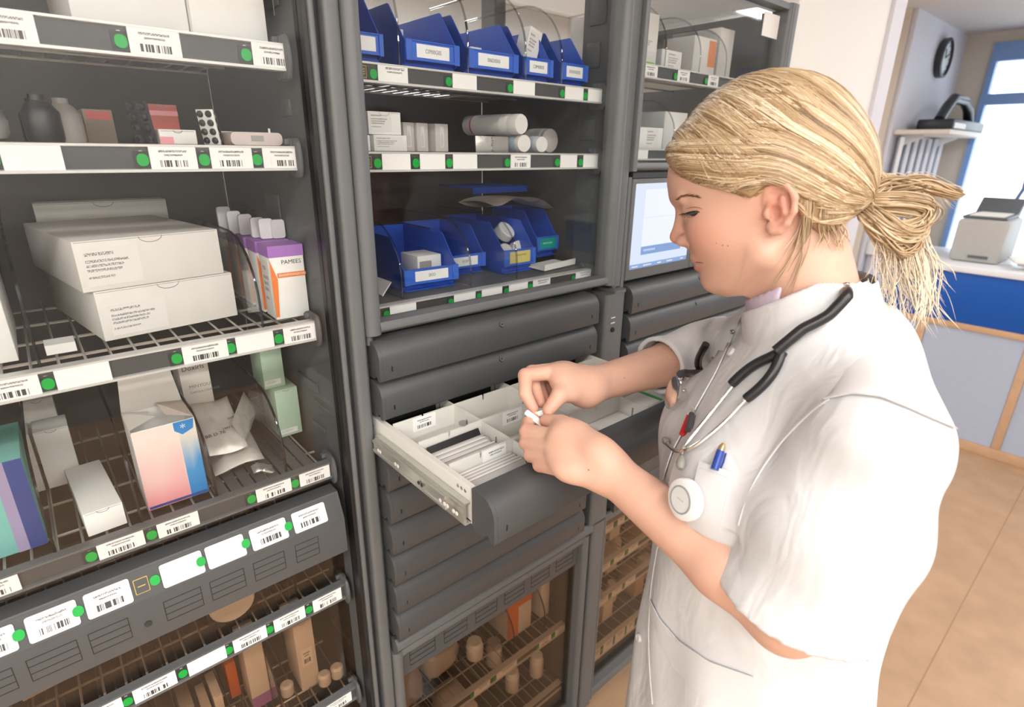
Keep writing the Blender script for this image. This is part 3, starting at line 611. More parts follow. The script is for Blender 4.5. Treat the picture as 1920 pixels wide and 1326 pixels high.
for k, (px, py, yy) in enumerate(((418, 388, .26), (437, 396, .235), (458, 402, .21), (481, 408, .17), (497, 410, .15), (520, 412, .145), (452, 386, .30), (480, 393, .29))):
    pt = atY(px, py, yy); zz0 = zA3+hp+.0015; hs_ = max(.012, pt.z-zz0); o = MB().prism([(q0, q1+hs_/2) for q0, q1 in rrect(.020 if k < 6 else .018, hs_, .004)], 0, .006, 'y').build('sachet', TABM if k > 5 else mat('sachet_white', (.70, .68, .68), .45), smooth=True, loc=(pt.x, yy, zz0), rot=(0, 0, .1*math.sin(k*3)))
    tag(o, ('white rounded sachet end above the purple carton, %s' % ('first from the left', 'second from the left', 'third from the left', 'fourth from the left', 'fifth from the left', 'rightmost')[k]) if k < 6 else 'frosted sachet end at the back of the row, %s' % ('left one', 'right one')[k-6], 'sachet', 'sachets standing in the row')
car2 = carton('carton', 'white carton with a tan top at the left picture edge', 'box', -.16, -.036, .10, .30, zA3, .088, m=WHITE)
MB().box(-.0625, .0625, -.1005, .1, .088, .112).build('tan_top', mat('tan_carton', (.45, .24, .12), .6), car2)
for x, h in ((.231, .125), (-.018, .155)): divider(shA3, x, zA3, .058, .30, h)
MB().box(-.010, .02, .10, .13, zA3, zA3+.012).build('divider_clip', WHITE, None)
bpy.data.objects['divider_clip'].parent = shA3; bpy.data.objects['divider_clip'].matrix_parent_inverse = wm(shA3).inverted()
# ---------------- cabinet A, fourth shelf
cb = carton('carton', 'teal and navy carton at the left picture edge', 'box', -.185, -.061, .085, .21, zA4, .125, m=TEALC, prints=((.86, 1, 0, 1, NAVY, 'print'), (.77, .86, 0, 1, mat('lilac_print', (.30, .26, .42), .5), 'print')))
cpx('carton', 'long white carton lying in the left lane, foremost', 'box', .066, 151, 226, 955, zA4, .15, m=WHITE, rz=.06)
cpx('carton', 'white carton standing in the left lane behind the long one', 'box', .235, 86, 150, 800, zA4, .05, m=WHITE2)
cpx('carton', 'small white carton at the very back of the left lane', 'box', .33, 66, 125, 745, zA4, .05, m=WHITE3, prints=((.2, .8, .3, .6, GREYC, 'print'),))
def grad_mat(name, c0, c1, c2):
    m = bpy.data.materials.new(name); m.use_nodes = True; nt = m.node_tree; bs = nt.nodes['Principled BSDF']; bs.inputs['Roughness'].default_value = .5
    tc = nd(nt, 'ShaderNodeTexCoord'); sp = nd(nt, 'ShaderNodeSeparateXYZ'); nz = nd(nt, 'ShaderNodeTexVoronoi'); nz.inputs['Scale'].default_value = 2.2
    nt.links.new(tc.outputs['UV'], sp.inputs[0]); nt.links.new(tc.outputs['UV'], nz.inputs['Vector'])
    f = math_n(nt, 'ADD', sp.outputs[1], math_n(nt, 'MULTIPLY', nz.outputs['Distance'], .18)); rp = nd(nt, 'ShaderNodeValToRGB'); e = rp.color_ramp.elements
    e[0].position = .08; e[0].color = c0+(1,); e[1].position = .95; e[1].color = c2+(1,); q = e.new(.5); q.color = c1+(1,)
    nt.links.new(f, rp.inputs[0]); nt.links.new(rp.outputs[0], bs.inputs['Base Color']); return m
PG = grad_mat('pink_blush_print', (.72, .22, .25), (.74, .48, .46), (.74, .66, .62)); BG = grad_mat('sky_blush_print', (.0, .17, .50), (.03, .26, .58), (.66, .64, .54))
yk = .078; kx0, kx1 = xat(276, yk, 1.13), xat(389, yk, 1.13); kw = kx1-kx0; kd = .075; kh = atY(250, 812, yk).z-zA4
pk = empty('open_carton', 'pink and blue blush printed carton with its lid flaps torn open', 'box', ((kx0+kx1)/2, yk+kd/2, zA4), 0)
t_ = .0008; wb = MB(); wb.box(-kw/2, kw/2, -kd/2, -kd/2+t_, 0, kh); wb.box(-kw/2, -kw/2+t_, -kd/2, kd/2, 0, kh); wb.box(kw/2-t_, kw/2, -kd/2, kd/2, 0, kh); wb.box(-kw/2, kw/2, kd/2-t_, kd/2, 0, kh); wb.box(-kw/2, kw/2, -kd/2, kd/2, 0, t_)
wb.build('body', WHITE, pk)
card('pink_panel', kw*.70, kh*.985, PG, pk, (-kw/2+kw*.352, -kd/2, kh*.5), r=.0003, t=.0004, n=1)
card('blue_panel', kw*.29, kh*.985, BG, pk, (kw/2-kw*.147, -kd/2, kh*.5), r=.0003, t=.0004, n=1)
bd = MB().prism([(-.013, .0), (-.013, -.012), (-.004, -.020), (.010, -.014), (.0125, .0)], -.0005, 0, 'y').build('blue_badge', SKYB, pk, loc=(kw/2-.014, -kd/2-.0005, kh-.0005))
text('*', .016, WINK, pk, (kw/2-.016, -kd/2-.0012, kh-.011), align='CENTER')
card('bottom_strip', kw*.96, .004, NAVY, pk, (0, -kd/2-.0003, .004), r=.0003, t=.0003, n=1)
INS = mat('carton_inside', (.46, .40, .35), .8)
MB().prism([(-kw/2, 0), (kw/2, 0), (kw/2-.006, .050), (-kw/2+.006, .052)], 0, t_, 'y').build('lid_flap', mat('flap_white', (.62, .58, .53), .65), pk, loc=(0, kd/2-t_, kh), rot=(-.12, 0, 0))
MB().add([(-kw/2, -kd/2+.002, 0), (-kw/2, kd/2-.002, 0), (-.006, kd/2-.006, -.004), (-.010, .0, .002), (-.004, -.012, .004)], [(0, 4, 3, 2, 1)]).build('dust_flap', WHITE2, pk, loc=(0, 0, kh+.001), rot=(0, .05, 0))
MB().add([(kw/2, -kd/2+.004, 0), (kw/2, kd/2-.002, 0), (.004, kd/2-.004, .006), (.010, .004, -.004)], [(0, 1, 2, 3)]).build('dust_flap', INS, pk, loc=(0, 0, kh+.001))
cw = cpx('carton', 'tall white carton behind the silver pouches with black lettering', 'box', .215, 362, 414, 662, zA4, .06, m=WHITE3)
W = .0; bbx = cw.bound_box; ww = bbx[4][0]; hh = bbx[1][2]
text('Doxirls', .011, INK, cw, (-ww+.004, -.0302, hh-.020)); text('MINYOU', .008, GINK, cw, (-ww+.010, -.0302, hh-.052)); text('DAKOLA LYDECUUS', .0048, GINK, cw, (-ww+.010, -.0302, hh-.062))
def pouch(label, c, w, l, th, rot, mm, seed, lettering=None):
    r2 = np.random.default_rng(seed); nx, ny = 14, 18; vs = []; fs = []
    for s in (1, -1):
        for i in range(nx+1):
            for j in range(ny+1):
                u, v = i/nx*2-1, j/ny*2-1; bul = max(0, (1-u**4))**.6*max(0, (1-v**6))**.7
                z = s*th/2*bul*(1+.25*math.sin(6*u+seed)*math.cos(5*v))+.0012*r2.standard_normal()*bul+.004*math.sin(2.2*u+seed)
                vs.append((u*w/2*(1-.03*bul), v*l/2, z))
    N = (nx+1)*(ny+1)
    for s in (0, 1):
        for i in range(nx):
            for j in range(ny):
                a = s*N+i*(ny+1)+j; q = (a, a+ny+1, a+ny+2, a+1); fs.append(q if s == 0 else q[::-1])
    o = MB().add(vs, fs).build('foil_pouch', mm, smooth='all', loc=c, rot=rot, recalc=False); tag(o, label, 'pouch', 'foil pouches on the fourth shelf')
    if lettering:
        for k, (s, sz, x, y) in enumerate(lettering): text(s, sz, INK, o, (x, y, th/2+.0045), rot=(0, 0, 0))
    return o
pb = atZ(440, 850, zA4+.02)
pouch('silver grey pouch lying lowest against the clear divider', (.182, .150, zA4+.022), .072, .115, .020, (.10, -.04, -.08), POUCH, 1)
pouch('silver grey pouch with black print leaning on the others', (.168, .158, zA4+.064), .060, .12, .018, (.38, -.06, -.08), POUCH, 4, (('BB D 76', .0085, -.022, -.030), ('19971', .006, .004, -.024), ('SAFE', .005, .016, -.005)))
pouch('narrow silver pouch standing open behind the divider', (.2120, .165, zA4+.060), .050, .11, .006, (.45, 1.45, -.01), POUCH, 7)
pouch('crumpled silver pouch end lying flat at the divider foot', (.205, .077, zA4+.009), .030, .024, .007, (.05, .05, -.1), FOIL, 9)
g1 = cpx('carton', 'mint green carton, lower of the two stacked', 'box', .175, 524, 565, 727, zA4, .075, m=MINT, prints=((.05, .8, .06, .16, BTX, 'print'),))
hh = g1.bound_box[1][2]
cpx('carton', 'mint green carton, upper of the two stacked', 'box', .19, 494, 533, 628, zA4+hh+.001, .06, m=MINT, prints=((.05, .8, .06, .16, BTX, 'print'),))
for x, h, y0 in ((.235, .125, .060), (.133, .115, .060), (.038, .125, .058), (-.0555, .125, .058)): divider(shA4, x, zA4, y0, .26, h)
# ---------------- cabinet A, fifth and sixth shelf: small goods behind the tinted panes
tub = empty('white_tub', 'white oval tub in a clear tray just under the label flap', 'tub', (xat(422, .13, .89), .13, zA5), 0)
MB().lathe([(.030, 0), (.033, .003), (.033, .050), (.030, .056)], (0, 0, .034), 'y', 28).build('body', TUBW, tub, smooth=True, loc=(0, .02, 0)); MB().lathe([(.034, 0), (.035, .002), (.035, .010), (.033, .012)], (0, 0, .034), 'y', 28).build('lid', mat('tub_lid', (.80, .79, .77), .4), tub, smooth=True, loc=(0, -.036, 0))
MB().box(-.038, .038, -.05, .05, 0, .0015).build('tray', CLEARP, tub)
spec5 = ((30, 108, 1232, .12, WHITE3, 'white carton with a dark mark low at the left picture edge'), (182, 232, 1190, .13, WHITE3, 'white carton left in the pair behind the tinted pane'), (236, 275, 1175, .14, WHITE2, 'white carton right in the pair behind the tinted pane'), (318, 372, 1168, .20, WHITE3, 'flat white carton lying on the wires under the flap'), (460, 492, 1118, .21, GREYC, 'grey carton right of the white tub'))
for k, (a, b_, tp, y, m, lb) in enumerate(spec5):
    x0, x1 = xat(a, y, .88), xat(b_, y, .88); hgt = (.062, .075, .080, .018, .03)[k]
    carton('carton', lb, 'box', x0, x1, y, y+.09, zA5, hgt, m=m, rz=(.1, -.05, 0, .2, .1)[k], prints=((.35, .65, .4, .65, BLACK, 'print'),) if k == 0 else ((.0, .5, 0, .15, REDC, 'print'),) if k == 1 else ())
bx = cpx('carton', 'white carton with barcode below the last label but one', 'box', .10, 565, 598, 1160, zA6, .07, m=WHITE2, prints=((.2, .8, .35, .6, LBL, 'barcode'),))
cpx('carton', 'white carton with a violet foot strip on the lowest visible shelf', 'box', .12, 474, 508, 1196, zA6, .06, m=WHITE2, prints=((0, 1, 0, .18, PURP, 'print'),))
for k, (a, b_, y) in enumerate(((386, 402, .11), (406, 422, .12), (344, 368, .14), (428, 446, .17))):
    x0, x1 = xat(a, y, .66), xat(b_, y, .66)
    carton('carton', 'slim whitish carton among four on the lowest visible shelf, %s' % ('second', 'third', 'leftmost', 'rightmost')[k], 'box', x0, x1, y, y+.06, zA6, (.075, .08, .07, .085)[k], m=(WHITE3, WHITE2, GREYC, ORNG)[k], group='slim cartons low down')
carton('carton', 'flat white carton with red print lying low on wires', 'box', xat(385, .10, .62), xat(452, .10, .62), .085, .105, zA6, .05, m=WHITE3, rz=.15, prints=((.6, .9, .5, .8, REDC, 'print'),))
for k, (px, py) in enumerate(((540, 1300), (640, 1278), (620, 1298))):
    q = atZ(px, py, zA6); o = MB().lathe([(.011, 0), (.012, .002), (.012, .022), (.008, .026)], (0, 0, 0), 'z', 16).build('pill_bottle', TUBW, smooth=True, loc=(q.x, max(q.y, .09), zA6)); tag(o, 'tiny white bottle on the lowest visible shelf, %s' % ('left', 'right', 'middle')[k], 'bottle', 'tiny bottles low down')
for x, z, h in ((.225, zA5, .075), (-.01, zA6, .13), (.17, zA6, .13)): divider(shA5 if z == zA5 else shA6, x, z, .068, .26, h)
# ---------------- blue picking bins
def pick_bin(label, x0, x1, y, z, h, lip, depth, tx=None, group='blue picking bins', lm=None, rz=0, lw=.62, lh=.45, tm=None, tsize=.0085):
    w = x1-x0; t = .0022; y1 = depth; c = .048
    o = MB(); o.box(-w/2+t, w/2-t, .0, y1, 0, t); o.box(-w/2+t, w/2-t, y1-t, y1, t, h)                      # floor, rear wall
    for s in (-1, 1):
        xa, xb = (-w/2, -w/2+t) if s < 0 else (w/2-t, w/2)
        o.prism([(.010, 0), (y1, 0), (y1, h), (c, h), (c-.004, h-.002), (.006, lip+.004), (.0, lip), (.0, lip*.28), (.010, lip*.2)], xa, xb)
    o.box(-w/2+t, w/2-t, .0085, .0105, t, lip*.35)
    ob = o.build('picking_bin', BLUE, bevel=.0006, seg=1, loc=((x0+x1)/2, y, z), rot=(0, 0, rz)); tag(ob, label, 'bin', group)
    f = MB(); f.box(-w/2-.001, w/2+.001, -.003, 0, lip*.32, lip)
    f.box(-w/2-.001, -w/2+w*.10, -.0055, -.003, lip*.30, lip); f.box(w/2-w*.10, w/2+.001, -.0055, -.003, lip*.30, lip); f.box(-w/2+w*.10, w/2-w*.10, -.0055, -.003, lip*.32, lip*.40); f.box(-w/2+w*.10, w/2-w*.10, -.0045, -.003, lip*.95, lip)
    f.build('front_lip', mat('blue_lip_plastic', (.04, .135, .58), .38), ob, bevel=.0005, seg=1)
    MB().box(w/2-t-.0006, w/2-t-.0001, .05, depth-.004, h*.60, h*.612).build('inner_rib', mat('blue_lip_plastic', (.04, .135, .58), .38), ob)
    lb = card('label_card', w*lw, lip*lh, lm or LBL0, ob, (0, -.0032, lip*.66), r=.0004, t=.0006, n=1)
    if tx: text(tx, tsize, tm or GINK, ob, (0, -.0040, lip*.66), align='CENTER', sx=.8)
    return ob
zB1, zB2, zB3 = 1.7142, 1.5952, 1.3602
yb = .082
hb = .096
pick_bin('blue bin at the left end of the top shelf, half hidden by the upright', xat(646, yb, 1.73), xat(716, yb, 1.73), yb, zB1, hb, .042, .26, None)
pick_bin('wide blue bin labelled C0900G0S on the top shelf', xat(760, yb, 1.73), xat(858, yb, 1.73), yb, zB1, hb, .042, .26, 'C0900G0S')
pick_bin('wide blue bin labelled S06D0S03 on the top shelf', xat(876, yb, 1.73), xat(968, yb, 1.73), yb, zB1, hb, .042, .26, 'S06D0S03')
pick_bin('blue bin labelled C0M0R0S with a tilted white carton in it', xat(980, yb, 1.73), xat(1033, yb, 1.73), yb, zB1, hb, .042, .26, 'C0M0R0S')
pick_bin('blue bin at the right end of the top shelf, labelled SKNN0S0S', xat(1050, yb, 1.73), xat(1098, yb, 1.73), yb, zB1, hb, .042, .26, 'SKNN0S0S')
def in_bin(px, yy, z): return xat(px, yy, z)
for px, yy, w_, h_, tl, lb in ((994, .115, .032, .056, (0, .42), 'tilted white carton sticking out of the blue bin C0M0R0S'), ):
    x = in_bin(px, yy, 1.78); c = carton('carton', lb, 'box', x-w_/2, x+w_/2, yy, yy+.03, 1.757, h_, m=WHITE, tilt=(0, .30), notch=False, prints=(TX(.08, .8, .1, .9),))
x = in_bin(766, .16, 1.75); carton('carton', 'slim white carton inside the bin C0900G0S', 'box', x-.004, x+.016, .20, .23, zB1+.0025, .075, m=WHITE, notch=False)
x = in_bin(898, .12, 1.75); carton('carton', 'white carton edge inside the bin S06D0S03', 'box', x-.010, x+.014, .13, .17, zB1+.0025, .052, m=WHITE, notch=False)
carton('carton', 'amber carton at the back right of the top shelf', 'box', .800, .890, .385, .44, zB1, .105, m=mat('amber_card', (.62, .42, .20), .6), notch=False)
x0_ = xat(1014, .22, 1.78); carton('carton', 'white carton standing behind the right hand bins', 'box', .900, .926, .352, .44, zB1, .115, m=WHITE, notch=False)
CLE = glass('clear_edge', (.80, .82, .82), 1.5, .02)
def divider_clear(sh, x, z, y0, depth, h):
    n0 = len(sh.children); divider(sh, x, z, y0, depth, h)
    for c in sh.children:
        if c.name.startswith('divider_edge') and c.data.materials[0] == ACRE: c.data.materials[0] = CLE
KEEPW[0] = True
for pa, pb_, h in ((716, 760, .17), (858, 876, .165), (968, 980, .155), (1033, 1050, .145)): divider_clear(shB1, (xat(pa, yb, 1.73)+xat(pb_, yb, 1.73))/2, zB1, .066, .30, h)
KEEPW[0] = False
# ---------------- cabinet B, second shelf
y = .085
c1 = carton('carton', 'white carton with grey lettering, lower of the pair on the middle shelf', 'box', xat(701, y, 1.61), xat(763, y, 1.61), y, y+.06, zB2, .024, m=WHITE, notch=False, prints=((.05, .85, .1, .92, BTX, 'print'),))
c2 = carton('carton', 'white carton with a bulging lid, upper of the pair on the middle shelf', 'box', xat(692, y+.004, 1.64), xat(752, y+.004, 1.64), y+.004, y+.064, zB2+.0245, .033, m=WHITE, rz=-.04, prints=((.06, .7, .15, .95, BTX, 'print'),))
carton('carton', 'white carton at the left end of the middle shelf, under the pair', 'box', xat(672, y, 1.61), xat(698.5, y, 1.61), y+.008, y+.07, zB2, .0235, m=WHITE, notch=False)
for k, (a, b_, tp) in enumerate(((752, 774, 228), (777, 800, 232), (812, 838, 231))):
    yy = .135; x0, x1 = xat(a, yy, 1.62), xat(b_, yy, 1.62)
    o = carton('carton', 'upright pale carton behind the pair, %s of three' % ('left', 'middle', 'right')[k], 'box', x0, x1, yy, yy+.07, zB2, .046, m=mat('pale_carton', (.60, .56, .53), .6), notch=False, group='upright pale cartons', rz=.12)
    card('print', .034, .008, BTX, o, (0, -.0352, .024), rot=(PI/2, -PI/2, 0), r=.0002, t=.0003, n=1)
def bottle_lying(label, c, r, l, az, capm, bodym, labm=None):
    o = empty('pill_bottle', label, 'bottle', c, az, 'bottles lying on the middle shelf')
    MB().lathe([(r*.94, 0), (r, .002), (r, l*.80), (r*.9, l*.84), (r*.82, l*.86)], (0, 0, r), 'y', 24).build('body', bodym, o, smooth=True, loc=(0, l*.86+.0005, 0))
    MB().lathe([(r*.98, 0), (r*.98, l*.13), (r*.92, l*.15)], (0, 0, r), 'y', 24).build('cap', capm, o, smooth=True)
    MB().lathe([(r*1.006, 0), (r*1.006, l*.55)], (0, 0, r), 'y', 24).build('paper_label', labm or WHITE2, o, smooth=True, loc=(0, l*.70, 0))
    return o
xb1 = xat(975, .085, 1.61); 
bottle_lying('pale blue bottle lying low with white cap towards the glass, left of two', (xb1, .085, zB2), .016, .09, -.10, TUBW, TUBB)
bottle_lying('pale blue bottle lying low with white cap, right of two', (xat(1000, .087, 1.61)+.012, .088, zB2), .015, .09, -.08, TUBW, TUBB)
bs = bottle_lying('white bottle with a red ring lying on top of the strips', (xat(962, .085, 1.64), .085, zB2+.0305), .018, .14, .10, TUBW, TUBW)
MB().lathe([(.0182, 0), (.0182, .004)], (0, 0, .018), 'y', 24).build('red_ring', REDC, bs, smooth=True, loc=(0, .10, 0))
bl = blister('blister_strip', 'silver ribbed blister pack lying on the middle shelf', xat(922, .085, 1.60), .083, zB2, .075, .027, -.06, FOIL, cells=(1, 3), cellm=FOIL)
bottle_lying('white tub shape standing in for a round reflection, far right on the middle shelf', (xat(1052, .12, 1.63)+.0, .16, zB2), .024, .06, 0, mat('reflection_disc', (.60, .55, .52), .5), TUBW)  # round white reflection modelled as a solid tub shape
# ---------------- cabinet B, third shelf
pick_bin('blue bin labelled SKIO holding a white carton, foremost on the lower glazed shelf', xat(758, .098, 1.39), xat(855, .098, 1.39), .098, zB3, .092, .040, .20, 'SKIO', rz=-.04)
x = xat(800, .15, 1.40); cbn = carton('carton', 'open white carton inside the bin SKIO', 'box', x-.026, x+.026, .140, .20, zB3+.0025, .050, m=WHITE, notch=False)
MB().box(-.022, .004, -.0305, -.03, .006, .040).build('window', GREYC, cbn)
pick_bin('blue bin labelled KOM right behind the foremost bin', xat(855, .098, 1.39)+.018, xat(944, .115, 1.39)-.011, .165, zB3, .092, .040, .16, 'KOM')
YLAB = print_mat('yellow_label', (.62, .54, .16), (.25, .2, .1), None, ((.6, .75, .25, .8),), 30); TLAB = print_mat('teal_label', (.0, .32, .26), (.5, .7, .65), None, ((.45, .6, .2, .75),), 30)
pick_bin('blue bin with a yellow label full of white pots', xat(944, .115, 1.39), xat(1001, .115, 1.39), .115, zB3, .100, .048, .20, None, lm=YLAB, lw=.66, lh=.50)
pick_bin('blue bin with a teal label at the right, under the clear bag', xat(1006, .165, 1.40), xat(1044, .165, 1.40), .165, zB3+.012, .10, .045, .16, None, lm=TLAB, lw=.82, lh=.5)
MB().box(.835, .92, .165, .33, zB3, zB3+.011).build('riser', BLACK, None).name = 'shelf_riser'
tag(bpy.data.objects['shelf_riser'], 'black riser block under the teal labelled bin', 'riser')
xw = xat(965, .15, 1.43)
for k, (dx, dy, dz, rx, ry) in enumerate(((-.002, .045, .066, .75, .25), (.0215, .026, .030, 1.2, -.1), (-.0215, .026, .028, 1.25, .1), (.0, .10, .05, 1.3, .0))):
    o = MB().lathe([(.019, 0), (.021, .002), (.021, .018), (.019, .020)], (0, 0, 0), 'z', 22).build('white_pot', (TUBW, WHITE2, TUBW, WHITE2)[k], smooth=True, loc=(xw+dx, .145+dy, zB3+dz), rot=(rx, ry, 0)); tag(o, 'white pot in the yellow labelled bin, %s' % ('topmost', 'right one tipped on edge', 'lowest left', 'rearmost')[k], 'pot', 'white pots in the yellow labelled bin')
bag = MB(); n = 16
vs = []; fs = []
for s in (1, -1):
    for i in range(n+1):
        for j in range(6):
            u = i/n; v = j/5*2-1; vs.append((-.11+.22*u, v*.05*(1-.3*u), s*.006*(1-v*v)*(1+.5*math.sin(9*u))+.018*math.sin(2.6*u+.3)-.014*u+.004*math.sin(14*u)*v))
N = (n+1)*6
for s in (0, 1):
    for i in range(n):
        for j in range(5): a = s*N+i*6+j; q = (a, a+6, a+7, a+1); fs.append(q if s else q[::-1])
tag(MB().add(vs, fs).build('plastic_bag', mat('kraft_film', (.50, .43, .36), .3, .2, bump=.3, bs=40), smooth='all', recalc=False, loc=(xat(1010, .2, 1.45)-.085, .20, zB3+.130), rot=(0, 0, .15)), 'crumpled brownish film bag lying across the right hand bins', 'bag')
lidb = MB().box(-.095, .060, -.05, .08, 0, .003).build('blue_lid', BLUE, bevel=.001, loc=(xat(1000, .28, 1.48)-.12, .29, zB3+.160)); MB().box(-.095, .060, -.052, -.0505, -.010, .003).build('rim', BLUE, lidb); tag(lidb, 'blue plastic lid lying behind the film bag', 'lid')
tr = MB(); tr.box(-.060, .050, -.0012, 0, .0, .013); tr.prism([(-.060, .0), (.050, 0), (.040, .0012), (-.050, .0012)], 0, .055, 'y')
tag(tr.build('white_tray', WHITE, loc=(xat(1040, .105, 1.375)+.004, .088, zB3+.002), rot=(.06, 0, .14)), 'low white paper tray in front of the teal labelled bin', 'tray')
tag(MB().prism([(0, 0), (.018, .022), (.0175, .0235), (-.0015, .002)], 0, .05, 'y').build('clear_clip', WHITE2, loc=(xat(706, .12, 1.38), .10, zB3)), 'thin white plastic strip leaning beside the left upright', 'strip')
KEEPW[0] = True
for x, h, d_ in ((xat(745, .085, 1.37), .125, .28), (xat(855, .098, 1.39)+.012, .12, .25), (xat(944, .115, 1.39)-.005, .12, .28)): divider_clear(shB3, x, zB3, .068, d_, h)
divider(shB4, .735, .3782, .07, .28, .13); divider(shB4, .845, .3782, .07, .28, .13)
KEEPW[0] = False
# ---------------- cabinet B, behind the tinted lower door
zB4, zB5 = .3782, .1602
ob = carton('carton', 'orange and white carton behind the tinted lower door', 'box', .738, .822, .10, .27, zB4, .115, m=WHITE2, notch=False)
MB().box(-.0425, .0425, -.0855, .085, .092, .1155).build('orange_lid', ORNG, ob); MB().box(-.0424, -.004, -.0854, -.085, .0, .092).build('orange_panel', ORNG, ob)
carton('carton', 'tall white carton right of the orange one behind the tinted door', 'box', .858, .890, .10, .20, zB4, .135, m=WHITE, notch=False)
carton('carton', 'beige carton standing between orange carton and divider', 'box', .748, .80, .30, .36, zB4, .12, m=WHITE3, notch=False)
for k, (x, yy, z, r, h, lb) in enumerate(((.645, .12, zB4, .022, .05, 'white pot behind the tinted door near the label strip'), (.86, .11, zB5, .020, .075, 'white pill bottle low behind the tinted door, right one'), (.775, .12, zB5, .020, .07, 'white pill bottle low behind the tinted door, left one'), (.79, .22, zB5, .024, .08, 'white pill bottle in the second row low down'))):
    o = empty('pill_bottle', lb, 'bottle', (x, yy, z)); MB().lathe([(r*.9, 0), (r, .003), (r, h*.72), (r*.8, h*.78)], (0, 0, 0), 'z', 20).build('body', TUBW, o, smooth=True); MB().lathe([(r*.86, h*.781), (r*.86, h*.97), (r*.8, h)], (0, 0, 0), 'z', 20).build('cap', WHITE, o, smooth=True)
blob_pack('film_pack', 'crumpled clear film pack hanging over the wires behind the tinted door', 'pack', (.555, .17, zB4+.005), (.11, .10, .075), POUCH, seed=11, amp=.1)
blob_pack('film_pack', 'dark crumpled pack at the left behind the tinted door', 'pack', (.438, .135, zB4+.006), (.085, .10, .13), mat('taupe_film', (.30, .24, .20), .5), seed=12, amp=.06)
carton('carton', 'pale carton low down near the left stile', 'box', .56, .63, .09, .2, zB5, .09, m=WHITE3)
# ---------------- cabinet C
zC1, zC2 = 1.7722, 1.6062
cg = carton('carton', 'large white carton with a green foot strip on the right cabinet shelf', 'box', 1.035, 1.142, .09, .25, zC1, .105, m=WHITE2, notch=False, prints=((.25, .95, .07, .12, mat('lime_print', (.22, .62, .10), .6), 'print'), TX(.3, .95, .3, .6)))
carton('carton', 'small white carton with grey lettering before the orange ones', 'box', 1.155, 1.232, .085, .15, zC1, .042, m=WHITE, notch=False, prints=(TX(.3, .95, .05, .95),))
for k, (a, b_, yy, hh_) in enumerate(((1.215, 1.270, .19, .085), (1.300, 1.398, .10, .088))):
    o = carton('carton', ('orange and white carton at the back of the right cabinet shelf', 'white carton with an orange side panel on the right cabinet shelf')[k], 'box', a, b_, yy, yy+.09, zC1, hh_, m=(ORNG, WHITE)[k], notch=False, prints=((.66, .98, .30, .95, mat('soft_orange_print', (.80, .33, .16), .6), 'print'),) if k else ())
carton('carton', 'tall white carton at the right end of the right cabinet shelf', 'box', 1.410, 1.475, .10, .24, zC1, .118, m=WHITE, notch=False)
carton('carton', 'white carton on the lower shelf beside the screen, nearest the upright', 'box', 1.10, 1.195, .09, .16, zC2, .046, m=WHITE, notch=False, prints=(TX(.35, .8, .05, .95),))
carton('carton', 'pale grey carton behind on the lower shelf beside the screen', 'box', 1.13, 1.205, .20, .30, zC2, .085, m=GREYC, notch=False)
carton('carton', 'tall white carton on the lower shelf above the screen', 'box', 1.225, 1.32, .11, .22, zC2, .085, m=WHITE, notch=False)
carton('carton', 'white carton on the lower shelf above the screen, farthest right', 'box', 1.33, 1.45, .11, .22, zC2, .06, m=WHITE, notch=False)
KEEPW[0] = True
for x, h in ((1.148, .14), (1.285, .13), (1.402, .12)): divider_clear(shC1, x, zC1, .07, .30, h)
divider_clear(shC2, 1.212, zC2, .07, .30, .11)
KEEPW[0] = False
kk = 0
for z, row in ((.6282, 'top'), (.4942, 'second'), (.3682, 'third'), (.1752, 'lowest')):
    for i, x in enumerate((1.035, 1.10, 1.165, 1.24, 1.33, 1.43)):
        if (i+kk) % 3 == 0:
            o = MB().lathe([(.018, 0), (.020, .003), (.020, .05), (.014, .058), (.014, .07)], (0, 0, 0), 'z', 16).build('pill_bottle', (TUBW, WHITE3)[i % 2], smooth=True, loc=(x, .12+.03*(i % 2), z)); tag(o, 'pale bottle in the %s row of the right cabinet, %s from the left' % (row, ('first', 'second', 'third', 'fourth', 'fifth', 'sixth')[i]), 'bottle', 'goods low in the right cabinet')
        else:
            carton('carton', 'pale carton in the %s row of the right cabinet, %s from the left' % (row, ('first', 'second', 'third', 'fourth', 'fifth', 'sixth')[i]), 'box', x-.024, x+.024, .10, .17, z, .05+.02*((i*7+kk) % 3), m=(WHITE2, WHITE3, BROWN)[(i+kk) % 3], notch=False, group='goods low in the right cabinet')
        kk += 1
# ---------------- goods in the open drawer
CARDM = print_mat('strip_print', (.50, .49, .48), (.22, .22, .22), (.08, .8, .05, .95), ((.85, .95, .1, .8),), 26)
CARD2 = print_mat('strip_print_fine', (.46, .455, .45), (.10, .10, .10), (.1, .75, .1, .9), (), 16)
def strips(x0, x1, y0, y1, n, grp, lean, hgt, mm, desc):
    for k in range(n):
        t = k/(n-1); yy = y0+(y1-y0)*t; w = (x1-x0)-.006*rng.random(); a = lean+.012*rng.standard_normal()
        o = card('medicine_strip', w, hgt, mm if k < 2 else (PLAST if k % 3 == 0 else mm if k % 3 == 1 else GREYC), None, ((x0+x1)/2+.002*rng.standard_normal(), yy, zf+.0015+hgt/2*math.cos(a)), rot=(PI/2-a, 0, .004*rng.standard_normal()), r=.002, t=.0007)
        tag(o, desc % ('foremost' if k == 0 else 'rearmost' if k == n-1 else ('second', 'third', 'fourth', 'fifth', 'sixth', 'seventh', 'eighth', 'ninth', 'tenth', 'eleventh', 'twelfth', 'thirteenth', 'fourteenth', 'fifteenth')[k-1]+' from the front'), 'medicine strip', grp)
strips(.380, .486, -.176, -.136, 12, 'strips in the middle left cell', .62, .040, CARDM, 'white medicine strip in the middle left drawer cell, %s')
